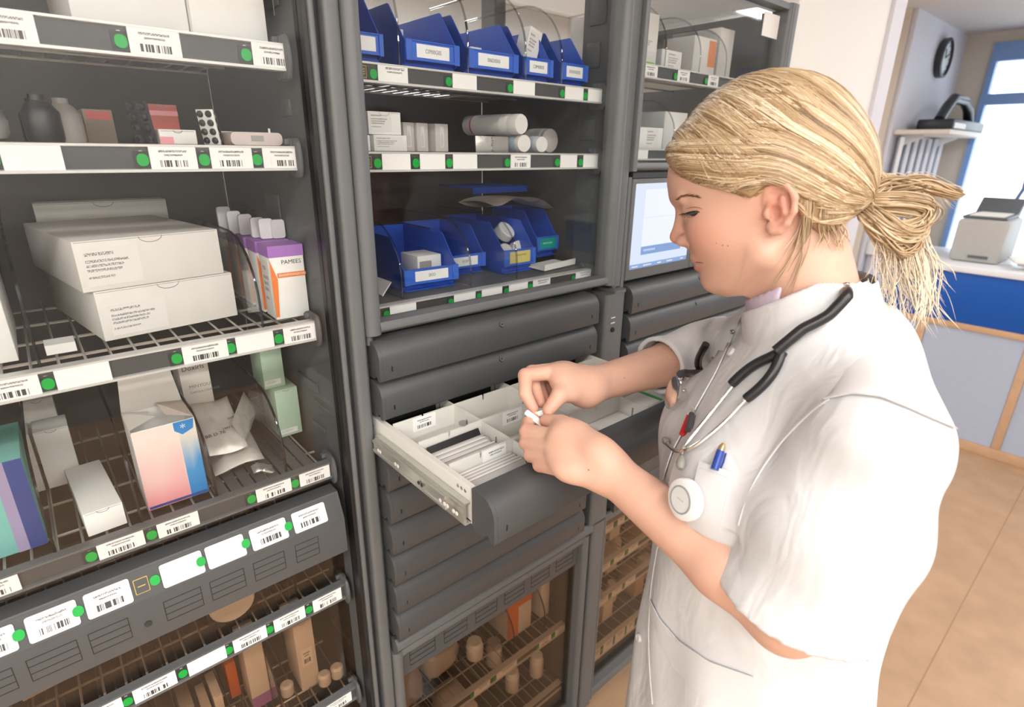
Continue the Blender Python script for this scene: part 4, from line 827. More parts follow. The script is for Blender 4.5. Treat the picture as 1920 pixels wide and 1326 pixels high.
strips(.382, .486, -.236, -.206, 14, 'strips in the front left cell', .62, .040, CARD2, 'printed medicine strip in the front left drawer cell, %s')
o = card('black_strip', .098, .040, BLACK, None, (.434, -.128, zf+.026), rot=(PI/2-.62, 0, .02), r=.001, t=.001); tag(o, 'black separator card at the back of the middle left drawer cell', 'card')
o = MB().lathe([(.004, 0), (.0075, .003), (.0075, .006), (.003, .008)], (0, 0, 0), 'z', 12).build('clear_clip', CLEARP, smooth=True, loc=(.458, -.1105, zr+.0045)); tag(o, 'small clear plastic clip on the drawer divider', 'clip')
# folded white paper liner standing in the right cells and cartons lying in front of it
n = 18; vs = []; fs = []
for k in range(n+1):
    a = PI*.5*k/n; x, yq = .752-.118*math.cos(a)*.98, -.252+.135*math.sin(a); vs += [(x, yq, zf+.002), (x, yq, zr-.004)]
LIN = MB()
MB_l = [(.625+.115*k/n, -.252+.0*k) for k in range(2)]
lin = MB(); m_ = 20
for k in range(m_+1):
    a = k/m_; x = .628+.225*a; yq = -.098-.135*math.sin(a*PI*.5)**1.3*.0; 
lp = [(.628, -.185), (.628, -.118)] + [(.66+.085*math.sin(PI/2*k/10)-.0, -.118-.0*k) for k in range(0)]
arc = [(.742-.108*math.cos(PI/2*k/14), -.250+.130*math.sin(PI/2*k/14)) for k in range(15)]
fpoly = [(.625, -.2505)] + [(.625, -.117)] + [(.742, -.117)] + [(.742-.095*math.cos(PI/2*(14-k)/14)*0 - .0, 0) for k in range(0)]
pap = MB().prism([(.6215, -.188), (.7415, -.188), (.7415, -.1135), (.6215, -.1135)][::-1], zr-.012, zr-.011, 'z').build('paper_sheet', WHITE, loc=(0, 0, 0)); tag(pap, 'blank white paper sheet lying in the drawer under the far hand', 'paper')
pap2 = MB().prism([(.6225, -.251), (.740, -.251), (.740, -.193), (.6225, -.193)], zf+.020, zf+.021, 'z').build('paper_sheet', WHITE, loc=(0, 0, 0)); tag(pap2, 'blank white paper sheet lying in the drawer next to the front wall', 'paper')
cdr = carton('carton', 'pale carton with a green band lying in the drawer by the person', 'box', .750, .850, -.245, -.195, zf+.001, .046, m=WHITE2, notch=False)
MB().box(-.012, -.003, -.0252, .025, .0455, .0464).build('green_band', mat('green_print', (.05, .38, .08), .6), cdr); text('HIGH', .010, GINK, cdr, (.012, -.012, .0463), rot=(0, 0, 0))
crd = MB(); 
cv = [(.756+.085*(1-math.cos(PI/2*k/12)), -.118-.058*math.sin(PI/2*k/12)) for k in range(13)]
for (a, b_) in zip(cv[:-1], cv[1:]): crd.add([(a[0], a[1], zf+.002), (b_[0], b_[1], zf+.002), (b_[0], b_[1], zr-.002), (a[0], a[1], zr-.002), (a[0]+.001, a[1]+.001, zf+.002), (b_[0]+.001, b_[1]+.001, zf+.002), (b_[0]+.001, b_[1]+.001, zr-.002), (a[0]+.001, a[1]+.001, zr-.002)], [(0, 1, 2, 3), (7, 6, 5, 4), (3, 2, 6, 7), (0, 4, 5, 1)])
tag(crd.build('curved_card', WHITE2, smooth=True), 'curved pale card liner standing in the right drawer cell', 'card')
# ================================================================== the nurse
KEEPW[0] = True
def unit(v): v = np.array(v, float); return v/np.linalg.norm(v)
def yawframe(yaw, pit=0., rol=0.):
    f = np.array([math.sin(yaw)*math.cos(pit), math.cos(yaw)*math.cos(pit), -math.sin(pit)]); l = np.array([-math.cos(yaw), math.sin(yaw), 0.]); u = np.cross(f, l)
    c, s = math.cos(rol), math.sin(rol); return f, c*l+s*u, -s*l+c*u
class Field:
    """signed distance on a box grid; shapes are blended in, then meshed with surface nets"""
    def __init__(s, lo, hi, h):
        s.h = h; s.lo = np.array(lo, float); s.n = np.ceil((np.array(hi)-s.lo)/h).astype(int)+1; s.D = np.full(s.n, .05, np.float32)
    def region(s, lo, hi):
        a = np.clip(np.floor((np.array(lo)-s.lo)/s.h).astype(int), 0, s.n); b = np.clip(np.ceil((np.array(hi)-s.lo)/s.h).astype(int)+1, 0, s.n)
        sl = tuple(slice(x, y) for x, y in zip(a, b))
        g = [(s.lo[i]+s.h*np.arange(a[i], b[i])).astype(np.float32) for i in range(3)]
        return sl, np.meshgrid(*g, indexing='ij', sparse=True)
    def blend(s, sl, d, k, op='add'):
        A = s.D[sl]; d = d.astype(np.float32)
        if op == 'add':
            if k: hh = np.clip(.5+.5*(A-d)/k, 0, 1); s.D[sl] = A*(1-hh)+d*hh-k*hh*(1-hh)
            else: s.D[sl] = np.minimum(A, d)
        else:
            d = -d
            if k: hh = np.clip(.5-.5*(A-d)/k, 0, 1); s.D[sl] = A*(1-hh)+d*hh+k*hh*(1-hh)
            else: s.D[sl] = np.maximum(A, d)
    def cone(s, a, b, ra, rb, k=.005, op='add', squash=None):
        a, b = np.array(a, float), np.array(b, float); R = max(ra, rb)*(1.0 if squash is None else 1.6)+k+.012
        sl, (X, Y, Z) = s.region(np.minimum(a, b)-R, np.maximum(a, b)+R)
        P = [X-a[0], Y-a[1], Z-a[2]]; v = b-a
        if squash is not None:                                          # (axis, factor): distances along axis count factor-fold
            n, fct = squash; n = unit(n); dt = P[0]*n[0]+P[1]*n[1]+P[2]*n[2]; P = [p+n[i]*dt*(fct-1) for i, p in enumerate(P)]; v = v+n*(v@n)*(fct-1)
        L2 = max(v@v, 1e-9); t = np.clip((P[0]*v[0]+P[1]*v[1]+P[2]*v[2])/L2, 0, 1); r = ra+(rb-ra)*t
        d = np.sqrt((P[0]-v[0]*t)**2+(P[1]-v[1]*t)**2+(P[2]-v[2]*t)**2)-r; s.blend(sl, d, k, op)
    def ell(s, c, ax, rad, k=.005, op='add'):
        c = np.array(c, float); R = max(rad)+k+.012; sl, (X, Y, Z) = s.region(c-R, c+R); q = 0
        for a, r in zip(ax, rad): q = q+((X-c[0])*a[0]+(Y-c[1])*a[1]+(Z-c[2])*a[2])**2/r**2
        q = np.sqrt(q); s.blend(sl, (q-1)*min(rad)*.9+(q-1)*0, k, op)
    def mesh(s):
        D = s.D; S = D < 0; n = D.shape
        any_ = np.zeros([k-1 for k in n], bool); all_ = np.ones([k-1 for k in n], bool)
        for o in np.ndindex(2, 2, 2):
            v = S[o[0]:n[0]-1+o[0], o[1]:n[1]-1+o[1], o[2]:n[2]-1+o[2]]; any_ |= v; all_ &= v
        I = np.argwhere(any_ & ~all_); idx = np.full(any_.shape, -1, np.int32); idx[tuple(I.T)] = np.arange(len(I))
        cor = np.array(list(np.ndindex(2, 2, 2))); val = np.stack([D[tuple((I+c).T)] for c in cor], 1)
        acc = np.zeros((len(I), 3)); cnt = np.zeros(len(I))
        for a in range(8):
            for b in range(a+1, 8):
                if np.abs(cor[a]-cor[b]).sum() != 1: continue
                va, vb = val[:, a], val[:, b]; m = (va < 0) != (vb < 0); t = np.where(m, va/(va-vb+1e-12), 0)
                acc += np.where(m[:, None], cor[a]+(cor[b]-cor[a])*t[:, None], 0); cnt += m
        V = s.lo+s.h*(I+acc/cnt[:, None]); F = []
        for ax in range(3):
            a1, a2 = (ax+1) % 3, (ax+2) % 3; sh = [slice(None)]*3; sh2 = list(sh); sh[ax] = slice(0, -1); sh2[ax] = slice(1, None)
            ch = S[tuple(sh)] != S[tuple(sh2)]; E = np.argwhere(ch); ok = (E[:, a1] > 0) & (E[:, a2] > 0) & (E[:, a1] < n[a1]-1) & (E[:, a2] < n[a2]-1); E = E[ok]
            e1 = np.eye(3, dtype=int)[a1]; e2 = np.eye(3, dtype=int)[a2]
            q = np.stack([idx[tuple((E-e1-e2).T)], idx[tuple((E-e2).T)], idx[tuple(E.T)], idx[tuple((E-e1).T)]], 1); fl = S[tuple(E.T)]
            q[~fl] = q[~fl][:, ::-1]; F.append(q)
        return V, np.concatenate(F)
def np_mesh(name, V, F, m, parent=None, attr=None, smooth=True):
    me = bpy.data.meshes.new(name); me.vertices.add(len(V)); me.vertices.foreach_set('co', np.asarray(V, np.float32).ravel()); k = F.shape[1]
    me.loops.add(F.size); me.loops.foreach_set('vertex_index', F.astype(np.int32).ravel()); me.polygons.add(len(F)); me.polygons.foreach_set('loop_start', np.arange(0, F.size, k, dtype=np.int32))
    me.update(calc_edges=True); me.polygons.foreach_set('use_smooth', np.ones(len(F), bool))
    for nm, (kind, data) in (attr or {}).items():
        a = me.attributes.new(nm, kind, 'POINT'); a.data.foreach_set('color' if kind == 'FLOAT_COLOR' else 'value', np.asarray(data, np.float32).ravel())
    me.materials.append(m); o = bpy.data.objects.new(name, me); return link(o, parent)
def px3(px, py, D): return np.array(atD(px, py, D))
# ---- pose: measured joints (metres)
HO = np.array([.6564, -.4531, 1.5302]); hf, hl, hu = yawframe(math.radians(-18.27), math.radians(12.89), math.radians(4.59))
def H(F, L, U): return HO+hf*F+hl*L+hu*U
TC = np.array([.66, -.52]); tf, tl, tu = yawframe(math.radians(-40))
def T(fw, lf, z): return np.array([TC[0]+tf[0]*fw+tl[0]*lf, TC[1]+tf[1]*fw+tl[1]*lf, z])
shL, shR = T(-.01, .150, 1.345), T(-.01, -.150, 1.345)
elL, wrL = px3(1474, 1150, .565), px3(1143, 884, .700)
elR, wrR = np.array([.868, -.268, 1.262]), px3(1108, 722, .846)
nurse = empty('person', 'person in a white short-sleeved tunic wearing a stethoscope, sorting small strips over the open drawer', 'person', (TC[0], TC[1], 0))
# ---- skin: head, neck, arms and hands in one surface
fb = Field((.42, -.69, 1.00), (.95, -.13, 1.70), .0018)
ax = (hf, hl, hu)
fb.ell(H(.012, 0, .055), ax, (.100, .072, .088), 0)
def table(xs, ys, n=300, sg=6):
    g = np.linspace(xs[0], xs[-1], n); v = np.interp(g, xs, ys); k = np.exp(-.5*(np.arange(-18, 19)/sg)**2); k /= k.sum(); v2 = np.convolve(np.pad(v, 18, mode='reflect', reflect_type='odd'), k, 'valid'); return g, v2
Us = [-.095, -.082, -.075, -.065, -.052, -.040, -.025, -.010, .010, .030, .045, .060, .080, .10]
Ff = table(Us, [.040, .064, .076, .0830, .0850, .0905, .0980, .0965, .0990, .1050, .1110, .1125, .1080, .098])
Fb_ = table(Us, [.035, .020, .010, .002, -.010, -.020, -.035, -.050, -.065, -.075, -.080, -.082, -.08, -.07])
Wd = table(Us, [.010, .026, .034, .042, .051, .057, .0625, .0665, .0700, .0715, .0715, .071, .069, .062])
sl, (X, Y, Z) = fb.region(HO-.16, HO+.16)
dx, dy, dz = X-HO[0], Y-HO[1], Z-HO[2]
lf_ = dx*hf[0]+dy*hf[1]+dz*hf[2]; ll_ = dx*hl[0]+dy*hl[1]+dz*hl[2]; lu_ = dx*hu[0]+dy*hu[1]+dz*hu[2]
a_f, a_b, a_w = (np.interp(lu_, *t) for t in (Ff, Fb_, Wd)); cF = a_b+.42*(a_f-a_b); aa = np.where(lf_ > cF, a_f-cF, cF-a_b)
q = ((np.abs(lf_-cF)/aa)**2.08+(np.abs(ll_)/a_w)**2.08)**(1/2.08); d = (q-1)*np.minimum(aa, a_w)*.85
d = np.maximum(d, np.maximum(-.083-lu_, lu_-.100)); fb.blend(sl, d, .014); del dx, dy, dz, a_f, a_b, a_w, q, d, aa, cF, lf_, ll_, lu_
for s in (1, -1):
    fb.ell(H(.054, s*.042, -.004), ax, (.028, .020, .022), .020)                          # cheek
    fb.cone(H(.062, s*.010, -.062), H(.008, s*.050, -.036), .013, .016, .020)             # jaw
    fb.ell(H(.1090, s*.034, .0205), ax, (.0150, .0190, .0110), .012, 'sub')               # eye socket
    fb.ell(H(.0835, s*.0325, .0205), ax, (.0130, .0150, .0128), .003)                     # lowered lid over the eyeball
    fb.cone(H(.1045, s*.010, .0415), H(.090, s*.044, .0385), .0055, .0045, .010)          # brow ridge
    fb.ell(H(.1010, s*.0115, -.0110), ax, (.0110, .0072, .0078), .0035)                    # nostril wing
    fb.cone(H(.0955, s*.0180, -.0030), H(.0925, s*.0185, -.0170), .0010, .0016, .0030, 'sub')
    fb.ell(H(.1035, s*.0065, -.0185), ax, (.0050, .0028, .0030), .002, 'sub')
fb.cone(H(.1010, 0, .031), H(.1120, 0, -.0035), .0062, .0092, .007); fb.ell(H(.1115, 0, -.0055), ax, (.0100, .0090, .0085), .004)   # nose
fb.cone(H(.104, 0, -.014), H(.094, 0, -.022), .0045, .005, .005)
fb.ell(H(.0890, 0, -.0345), ax, (.0085, .0225, .0052), .006); fb.ell(H(.0868, 0, -.0455), ax, (.0080, .0190, .0055), .005)           # lips
fb.ell(H(.0955, 0, -.0402), ax, (.0045, .0200, .0011), .0015, 'sub')
fb.ell(H(.0700, 0, -.0625), ax, (.0150, .0190, .0140), .010)                                                                        # chin
# ears
def ear(s):
    L = .0705
    fb.ell(H(-.0145, s*(L+.004), .0095), (hf, unit(hl+.0*hf), hu), (.0135, .0050, .0225), .004)
    hx = [(.000, .017, 0), (-.0025, .029, .003), (-.011, .0335, .006), (-.022, .029, .010), (-.0285, .017, .012), (-.027, .004, .011), (-.0195, -.007, .008), (-.012, -.0135, .005), (-.0055, -.0135, .003), (-.002, -.008, .001)]
    for p, q in zip(hx[:-1], hx[1:]): fb.cone(H(p[0], s*(L+p[2]), p[1]), H(q[0], s*(L+q[2]), q[1]), .0034, .0034, .0025)
    fb.ell(H(-.009, s*(L+.003), -.0105), ax, (.0070, .0040, .0065), .003)
    fb.ell(H(-.0085, s*(L+.0095), .0045), ax, (.0062, .0075, .0085), .0025, 'sub'); fb.ell(H(-.0125, s*(L+.011), .021), ax, (.0095, .0060, .0055), .0025, 'sub')
    fb.cone(H(-.017, s*(L+.008), .018), H(-.0185, s*(L+.009), .003), .0030, .0028, .003); fb.ell(H(-.0005, s*(L+.003), .0045), ax, (.0035, .0035, .0050), .002)
ear(1); ear(-1)
nb = T(-.015, 0, 1.385); fb.cone(H(-.020, 0, -.030), nb+np.array([0, 0, -.02]), .0500, .0560, .018)                                   # neck
fb.cone(H(.012, 0, -.070), H(-.004, 0, -.125), .018, .030, .022)
fb.cone(T(-.01, .10, 1.33), T(-.01, -.10, 1.33), .062, .062, .03); fb.cone(T(.0, .06, 1.30), T(0, .05, 1.16), .085, .09, .03); fb.cone(T(.0, -.06, 1.30), T(0, -.05, 1.16), .085, .09, .03)
for sh, el, wr in ((shL, elL, wrL), (shR, elR, wrR)):
    fb.cone(sh, el, .050, .039, .02); m_ = el+(wr-el)*.30; fb.cone(el, m_, .038, .037, .01); fb.cone(m_, wr, .037, .0255, .015)
def hand(wr, chains, palm_n, flat=1.5):
    """chains: for each finger four joints (knuckle to tip) in metres; the palm is webbed between wrist and knuckles"""
    th = chains['thumb']; fb.cone(wr, th[0], .0215, .0190, .020); fb.cone(th[0], th[1], .0185, .0148, .018); fb.cone(th[1], th[2], .0140, .0122, .006); fb.cone(th[2], th[3], .0122, .0095, .003)
    ks = [chains[n][0] for n in ('index', 'middle', 'ring', 'little')]
    for k in ks: fb.cone(wr+(k-wr)*.05, k-(k-wr)*.06, .0215, .0145, .016, squash=(palm_n, flat*.85))
    fb.cone(wr+(ks[0]-wr)*.35, ks[0]-(ks[0]-th[1])*.35, .016, .0135, .022); fb.cone(th[0]*.6+wr*.4, th[1]*.5+ks[0]*.5, .016, .012, .022)
    for a, b in zip(ks[:-1], ks[1:]): fb.cone(a-(a-wr)*.22, b-(b-wr)*.22, .0130, .0130, .014)
    for n, r in (('index', .0106), ('middle', .0108), ('ring', .0103), ('little', .0094)):
        c = chains[n]; fb.cone(c[0], c[1], r*1.10, r, .0035); fb.cone(c[1], c[2], r, r*.90, .0022); fb.cone(c[2], c[3], r*.88, r*.74, .0020)
CL = dict(index=[px3(1043, 820, 0.737), px3(988, 809, 0.772), px3(990, 793, 0.790), px3(1003, 785, 0.793)],
          middle=[px3(1038, 842, 0.726), px3(988, 831, 0.766), px3(1000, 815, 0.795), px3(1018, 803, 0.803)],
          ring=[px3(1044, 863, 0.717), px3(996, 853, 0.757), px3(1008, 836, 0.785), px3(1026, 823, 0.793)],
          little=[px3(1056, 880, 0.705), px3(1012, 872, 0.743), px3(1022, 856, 0.770), px3(1036, 843, 0.775)],
          thumb=[px3(1120, 850, 0.703), px3(1086, 814, 0.731), px3(1052, 795, 0.755), px3(1024, 789, 0.775)])
CR = dict(index=[px3(1043, 697, 0.824), px3(985, 704, 0.814), px3(985, 738, 0.803), px3(1000, 766, 0.797)],
          middle=[px3(1045, 694, 0.843), px3(997, 698, 0.844), px3(1003, 730, 0.827), px3(1014, 755, 0.813)],
          ring=[px3(1050, 696, 0.861), px3(1008, 703, 0.864), px3(1013, 731, 0.846), px3(1024, 750, 0.830)],
          little=[px3(1058, 702, 0.875), px3(1022, 709, 0.879), px3(1024, 730, 0.864), px3(1032, 745, 0.850)],
          thumb=[px3(1096, 735, 0.830), px3(1072, 735, 0.809), px3(1050, 741, 0.795), px3(1029, 768, 0.785)])
hand(wrL, CL, unit(np.cross(CL['index'][0]-wrL, CL['little'][0]-wrL))); hand(wrR, CR, unit(np.cross(CR['index'][0]-wrR, CR['little'][0]-wrR)))
bV, bF = fb.mesh()
# own colour of the skin: lips, ears, cheeks, nose tip, knuckles and finger ends are redder
loc_ = (bV-HO) @ np.stack([hf, hl, hu], 1)
def near(c, r): return np.exp(-(((loc_-np.array(c))/np.array(r))**2).sum(1))
lip = np.clip(1.15*np.maximum(near((.092, 0, -.0360), (.040, .026, .0042)), near((.090, 0, -.0462), (.040, .030, .0070)))*1.7-.55, 0, 1)
red = np.clip(near((-.014, .078, .01), (.022, .02, .026))*.8+near((.115, 0, -.004), (.012, .016, .012))*.55+near((.066, .05, -.006), (.030, .03, .022))*.55, 0, 1)
for ch in (CL, CR):
    for n in ch:
        for j in (1, 3): red = np.maximum(red, .55*np.exp(-((bV-ch[n][j])**2).sum(1)/.012**2))
SKIN = bpy.data.materials.new('skin'); SKIN.use_nodes = True
def skin_nodes(nt):
    b = nt.nodes['Principled BSDF']; b.inputs['Roughness'].default_value = .54; b.inputs['Subsurface Weight'].default_value = .25; b.inputs['Subsurface Radius'].default_value = (.010, .004, .002); b.inputs['Subsurface Scale'].default_value = .5
    at = nd(nt, 'ShaderNodeAttribute', attribute_name='lip'); ar = nd(nt, 'ShaderNodeAttribute', attribute_name='red'); tc = nd(nt, 'ShaderNodeTexCoord'); nz = nd(nt, 'ShaderNodeTexNoise'); nz.inputs['Scale'].default_value = 28; nz.inputs['Detail'].default_value = 5
    nt.links.new(tc.outputs['Object'], nz.inputs['Vector'])
    m0 = nd(nt, 'ShaderNodeMix', data_type='RGBA'); m0.inputs['A'].default_value = (.62, .365, .265, 1); m0.inputs['B'].default_value = (.69, .425, .318, 1); nt.links.new(nz.outputs['Fac'], m0.inputs['Factor'])
    m1 = nd(nt, 'ShaderNodeMix', data_type='RGBA'); m1.inputs['B'].default_value = (.63, .25, .18, 1); nt.links.new(m0.outputs['Result'], m1.inputs['A']); nt.links.new(ar.outputs['Fac'], m1.inputs['Factor'])
    m2 = nd(nt, 'ShaderNodeMix', data_type='RGBA'); m2.inputs['B'].default_value = (.55, .15, .125, 1); nt.links.new(m1.outputs['Result'], m2.inputs['A']); nt.links.new(at.outputs['Fac'], m2.inputs['Factor'])
    nt.links.new(m2.outputs['Result'], b.inputs['Base Color'])
    n2 = nd(nt, 'ShaderNodeTexNoise'); n2.inputs['Scale'].default_value = 420; nt.links.new(tc.outputs['Object'], n2.inputs['Vector']); bp = nd(nt, 'ShaderNodeBump'); bp.inputs['Strength'].default_value = .12; bp.inputs['Distance'].default_value = .0008
    nt.links.new(n2.outputs['Fac'], bp.inputs['Height']); nt.links.new(bp.outputs['Normal'], b.inputs['Normal'])
skin_nodes(SKIN.node_tree)
body = np_mesh('body', bV, bF, SKIN, nurse, {'lip': ('FLOAT', lip), 'red': ('FLOAT', red)})
from mathutils.bvhtree import BVHTree
BVb = BVHTree.FromPolygons([tuple(v) for v in bV], [tuple(f) for f in bF])
def hit(bv, px, py, off=0.0):
    d = ray(px, py).normalized(); p, n, i, t = bv.ray_cast(CAM, d)
    if p is None: return None
    return p+n*off
# face details: eye slit, lashes, brows, mouth line, nails, moles
EYED = mat('lash_dark', (.018, .012, .010), .5); EYEW = mat('eye_white', (.55, .50, .47), .25); BROW = mat('brow_hair', (.20, .115, .06), .7); MOUTH = mat('mouth_line', (.22, .06, .05), .6); NAIL = mat('nail', (.74, .47, .40), .25); MOLE = mat('mole', (.28, .13, .08), .7)
def surf_tube(name, pts, r, m, par, off=.0004, n=5): 
    q = [hit(BVb, x, y, off) for x, y in pts]; q = [p for p in q if p is not None]
    return MB().tube(q, r, n).build(name, m, par, smooth=True) if len(q) > 1 else None
surf_tube('eye_slit', [(1293, 401.5), (1298, 402.5), (1303, 402.5), (1308, 400)], [.0006, .0017, .0019, .0006], EYED, body, .0003)
surf_tube('lash_line', [(1284, 400.5), (1289, 399.5), (1295, 398.5), (1301, 397.5), (1307, 397), (1312, 398)], [.0004, .0009, .0012, .0013, .0011, .0004], EYED, body, .0004)
ls = MB()
for k, (x, y, dx_, dy_) in enumerate(((1283, 400, -6, 4), (1286, 400, -6, 6), (1289, 400, -5, 8), (1292, 400, -4, 10), (1295, 399, -2, 11), (1298, 398, -1, 12), (1301, 397, 0, 12), (1304, 397, 1, 11), (1307, 396, 2, 8))):
    a = hit(BVb, x, y, .0006)
    if a is None: continue
    e = a+(Vector(px3(x+dx_, y+dy_, .55))-Vector(px3(x, y, .55)))*1.0+Vector(tuple(hl))*.003+Vector(tuple(hf))*.002; ls.tube([a, a.lerp(e, .5)+Vector(tuple(hf))*.0008, e], [.0007, .0005, .0002], 4)
ls.build('lashes', EYED, body)
surf_tube('lid_crease', [(1287, 392), (1294, 389.5), (1302, 388.5), (1310, 389.5), (1317, 392)], [.0002, .0005, .0006, .0005, .0002], mat('lid_crease', (.36, .17, .11), .6), body, .0001)
br = MB()
for k in range(70):
    t = rng.random(); x = 1267+44*t; y = 374-9*math.sin(min(1, t*1.7)*PI/2)+6*t*t+rng.normal()*1.6*(1-.6*t); a = hit(BVb, x, y, .0006); b_ = hit(BVb, x+7, y-1.5+rng.normal()*.6, .0012)
    if a is not None and b_ is not None and (a-b_).length < .02: br.tube([a, b_], [.00035, .00012], 3, False)
br.build('eyebrow', BROW, body)
surf_tube('mouth_line', [(1305, 491.5), (1310, 492), (1315, 492.5), (1319, 494)], [.0005, .0006, .0005, .0002], MOUTH, body, .0001)
for x, y, r in ((1355, 460, .0011), (1365, 461, .0010), (1343, 456, .0006), (1104, 881, .0014), (1171, 709, .0009), (1310, 715, .0)):
    if not r: continue
    p = hit(BVb, x, y, .0)
    if p is not None: MB().lathe([(r, -.0004), (r*.8, .0003), (r*.3, .0005)], (0, 0, 0), 'z', 8).build('mole', MOLE, body, loc=p)
def nail(c, par, w=.0075, l=.0095, up=None):
    tip, prev = c[3], c[2]; ax_ = unit(tip-prev); n = unit(up-ax_*(up@ax_)); s = np.cross(ax_, n); P = []; nu, nv = 4, 5
    for i in range(nv+1):
        for j in range(nu+1):
            u = j/nu*2-1; v = i/nv; ww = w*(1-.25*(v > .85)); P.append(tip+ax_*(-.003+l*(v-.35))+s*(u*ww*.5*math.sqrt(max(.1, 1-.35*v*v)))+n*(.0098-.0024*u*u-.0012*v))
    Fq = [(i*(nu+1)+j, i*(nu+1)+j+1, (i+1)*(nu+1)+j+1, (i+1)*(nu+1)+j) for i in range(nv) for j in range(nu)]
    MB().add(P, Fq).build('nail', NAIL, par, smooth='all')
cdir = lambda p: unit(np.array(CAM)-p)
nail(CR['thumb'], body, .0085, .011, cdir(CR['thumb'][3])); nail(CL['thumb'], body, .0085, .010, unit(cdir(CL['thumb'][3])+np.array([0, 0, 1.2])))
# ---- white tunic
ft = Field((.36, -.80, .69), (1.00, -.15, 1.475), .003)
zt_ = [.66, .75, .85, .95, 1.05, 1.15, 1.22, 1.28, 1.33, 1.37, 1.41, 1.45]
Ta = table(zt_, [.190, .188, .184, .172, .156, .148, .152, .158, .152, .115, .070, .055], sg=7)
Tf = table(zt_, [.165, .163, .160, .157, .152, .150, .150, .132, .108, .085, .062, .05], sg=7); Tb = table(zt_, [.165, .160, .155, .145, .135, .138, .145, .140, .118, .085, .065, .055], sg=7)
sl, (X, Y, Z) = ft.region((.3, -.9, .6), (1.1, 0, 1.5))
dx, dy = X-TC[0], Y-TC[1]; fw = dx*tf[0]+dy*tf[1]; lt = dx*tl[0]+dy*tl[1]
za, zf_, zb_ = (np.interp(Z, *t) for t in (Ta, Tf, Tb)); rr = np.where(fw > 0, zf_, zb_)
ang_ = np.arctan2(fw, lt); fold = .0035*np.sin(7*ang_+9*Z+1.5*np.sin(11*Z))*np.clip((1.22-Z)/.25, 0, 1)+.0022*np.sin(13*ang_-16*Z)*np.clip((1.15-Z)/.2, 0, 1)
q = ((np.abs(fw)/rr)**2.15+(np.abs(lt)/za)**2.15)**(1/2.15); d = (q-1)*np.minimum(rr, za)*.95+fold
d = np.maximum(d, Z-1.43); ft.blend(sl, d, 0); del dx, dy, fw, lt, ang_, fold, q, d
for s, b_ in ((1, shL), (-1, shR)): ft.cone(T(-.015, s*.05, 1.375), b_+np.array([0, 0, .010]), .050, .058, .035)
ft.ell(T(.085, .075, 1.235), (tf, tl, np.array([0, 0, 1.])), (.065, .075, .075), .03); ft.ell(T(.085, -.075, 1.235), (tf, tl, np.array([0, 0, 1.])), (.065, .075, .075), .03)
# sleeves: wide cones, opened and hollowed at the hem
view = unit(np.array([.66, .23, -.45]))
def halfspace(p, n):                                                 # positive where the half space in front of n is
    n = unit(n); sl, (X, Y, Z) = fs_.region(fs_.lo, fs_.lo+fs_.h*fs_.n); return (X-p[0])*n[0]+(Y-p[1])*n[1]+(Z-p[2])*n[2]
def sleeve(joints, radii, p, n, thick, squash=None, wob=.003, k=.02):
    """own field so that the cut touches the sleeve alone, then blended into the tunic"""
    global fs_
    fs_ = Field(ft.lo, ft.lo+ft.h*(ft.n-1), ft.h); fs_.D = np.full(ft.n, .05, np.float32)
    for i in range(len(joints)-1): fs_.cone(joints[i], joints[i+1], radii[i], radii[i+1], .03, squash=squash)
    sl, (X, Y, Z) = fs_.region(fs_.lo, fs_.lo+fs_.h*fs_.n)
    fs_.D = (fs_.D+wob*np.sin(38*X+22*Z)*np.sin(30*Y-26*Z)+wob*.8*np.sin(64*Z+25*X-18*Y+2*np.sin(30*Y))+wob*.5*np.sin(90*X-70*Z+3*np.sin(25*Z))).astype(np.float32)
    hs = halfspace(p, n); inner = fs_.D+thick; cav = np.maximum(inner, -(hs+.06)); fs_.D = np.maximum(np.maximum(fs_.D, hs), -cav).astype(np.float32)
    A = ft.D; d = fs_.D; hh = np.clip(.5+.5*(A-d)/k, 0, 1)*1.0; far = hs < -.05
    ft.D = np.where(far, A*(1-hh)+d*hh-k*hh*(1-hh), np.minimum(A, d)).astype(np.float32)
Pf, Pn, Pb = px3(1331, 1019, .625), px3(1492, 1240, .495), px3(1664, 1142, .575); hn = unit(np.cross(Pn-Pf, Pb-Pf)); hn = hn if hn[2] < 0 else -hn
HcL = (Pf+Pb)/2*.7+Pn*.3; HcL = HcL-hn*((HcL-Pf)@hn); sleeve([shL+np.array([0, 0, -.005]), shL*.5+HcL*.5, HcL+unit(HcL-shL)*.05], [.060, .072, .082], HcL, hn, .008, squash=(view, 1.10), wob=.0015)
ft.cone(T(-.045, .0, 1.385), T(-.060, .085, 1.325), .050, .052, .04); ft.cone(T(-.045, .0, 1.385), T(-.060, -.085, 1.325), .050, .052, .04)
cuffR = wrR+(elR-wrR)*.57; sleeve([shR, elR+np.array([.0, 0, .0]), cuffR-(elR-cuffR)*.5], [.064, .052, .045], cuffR, wrR-elR, .008, wob=.003)
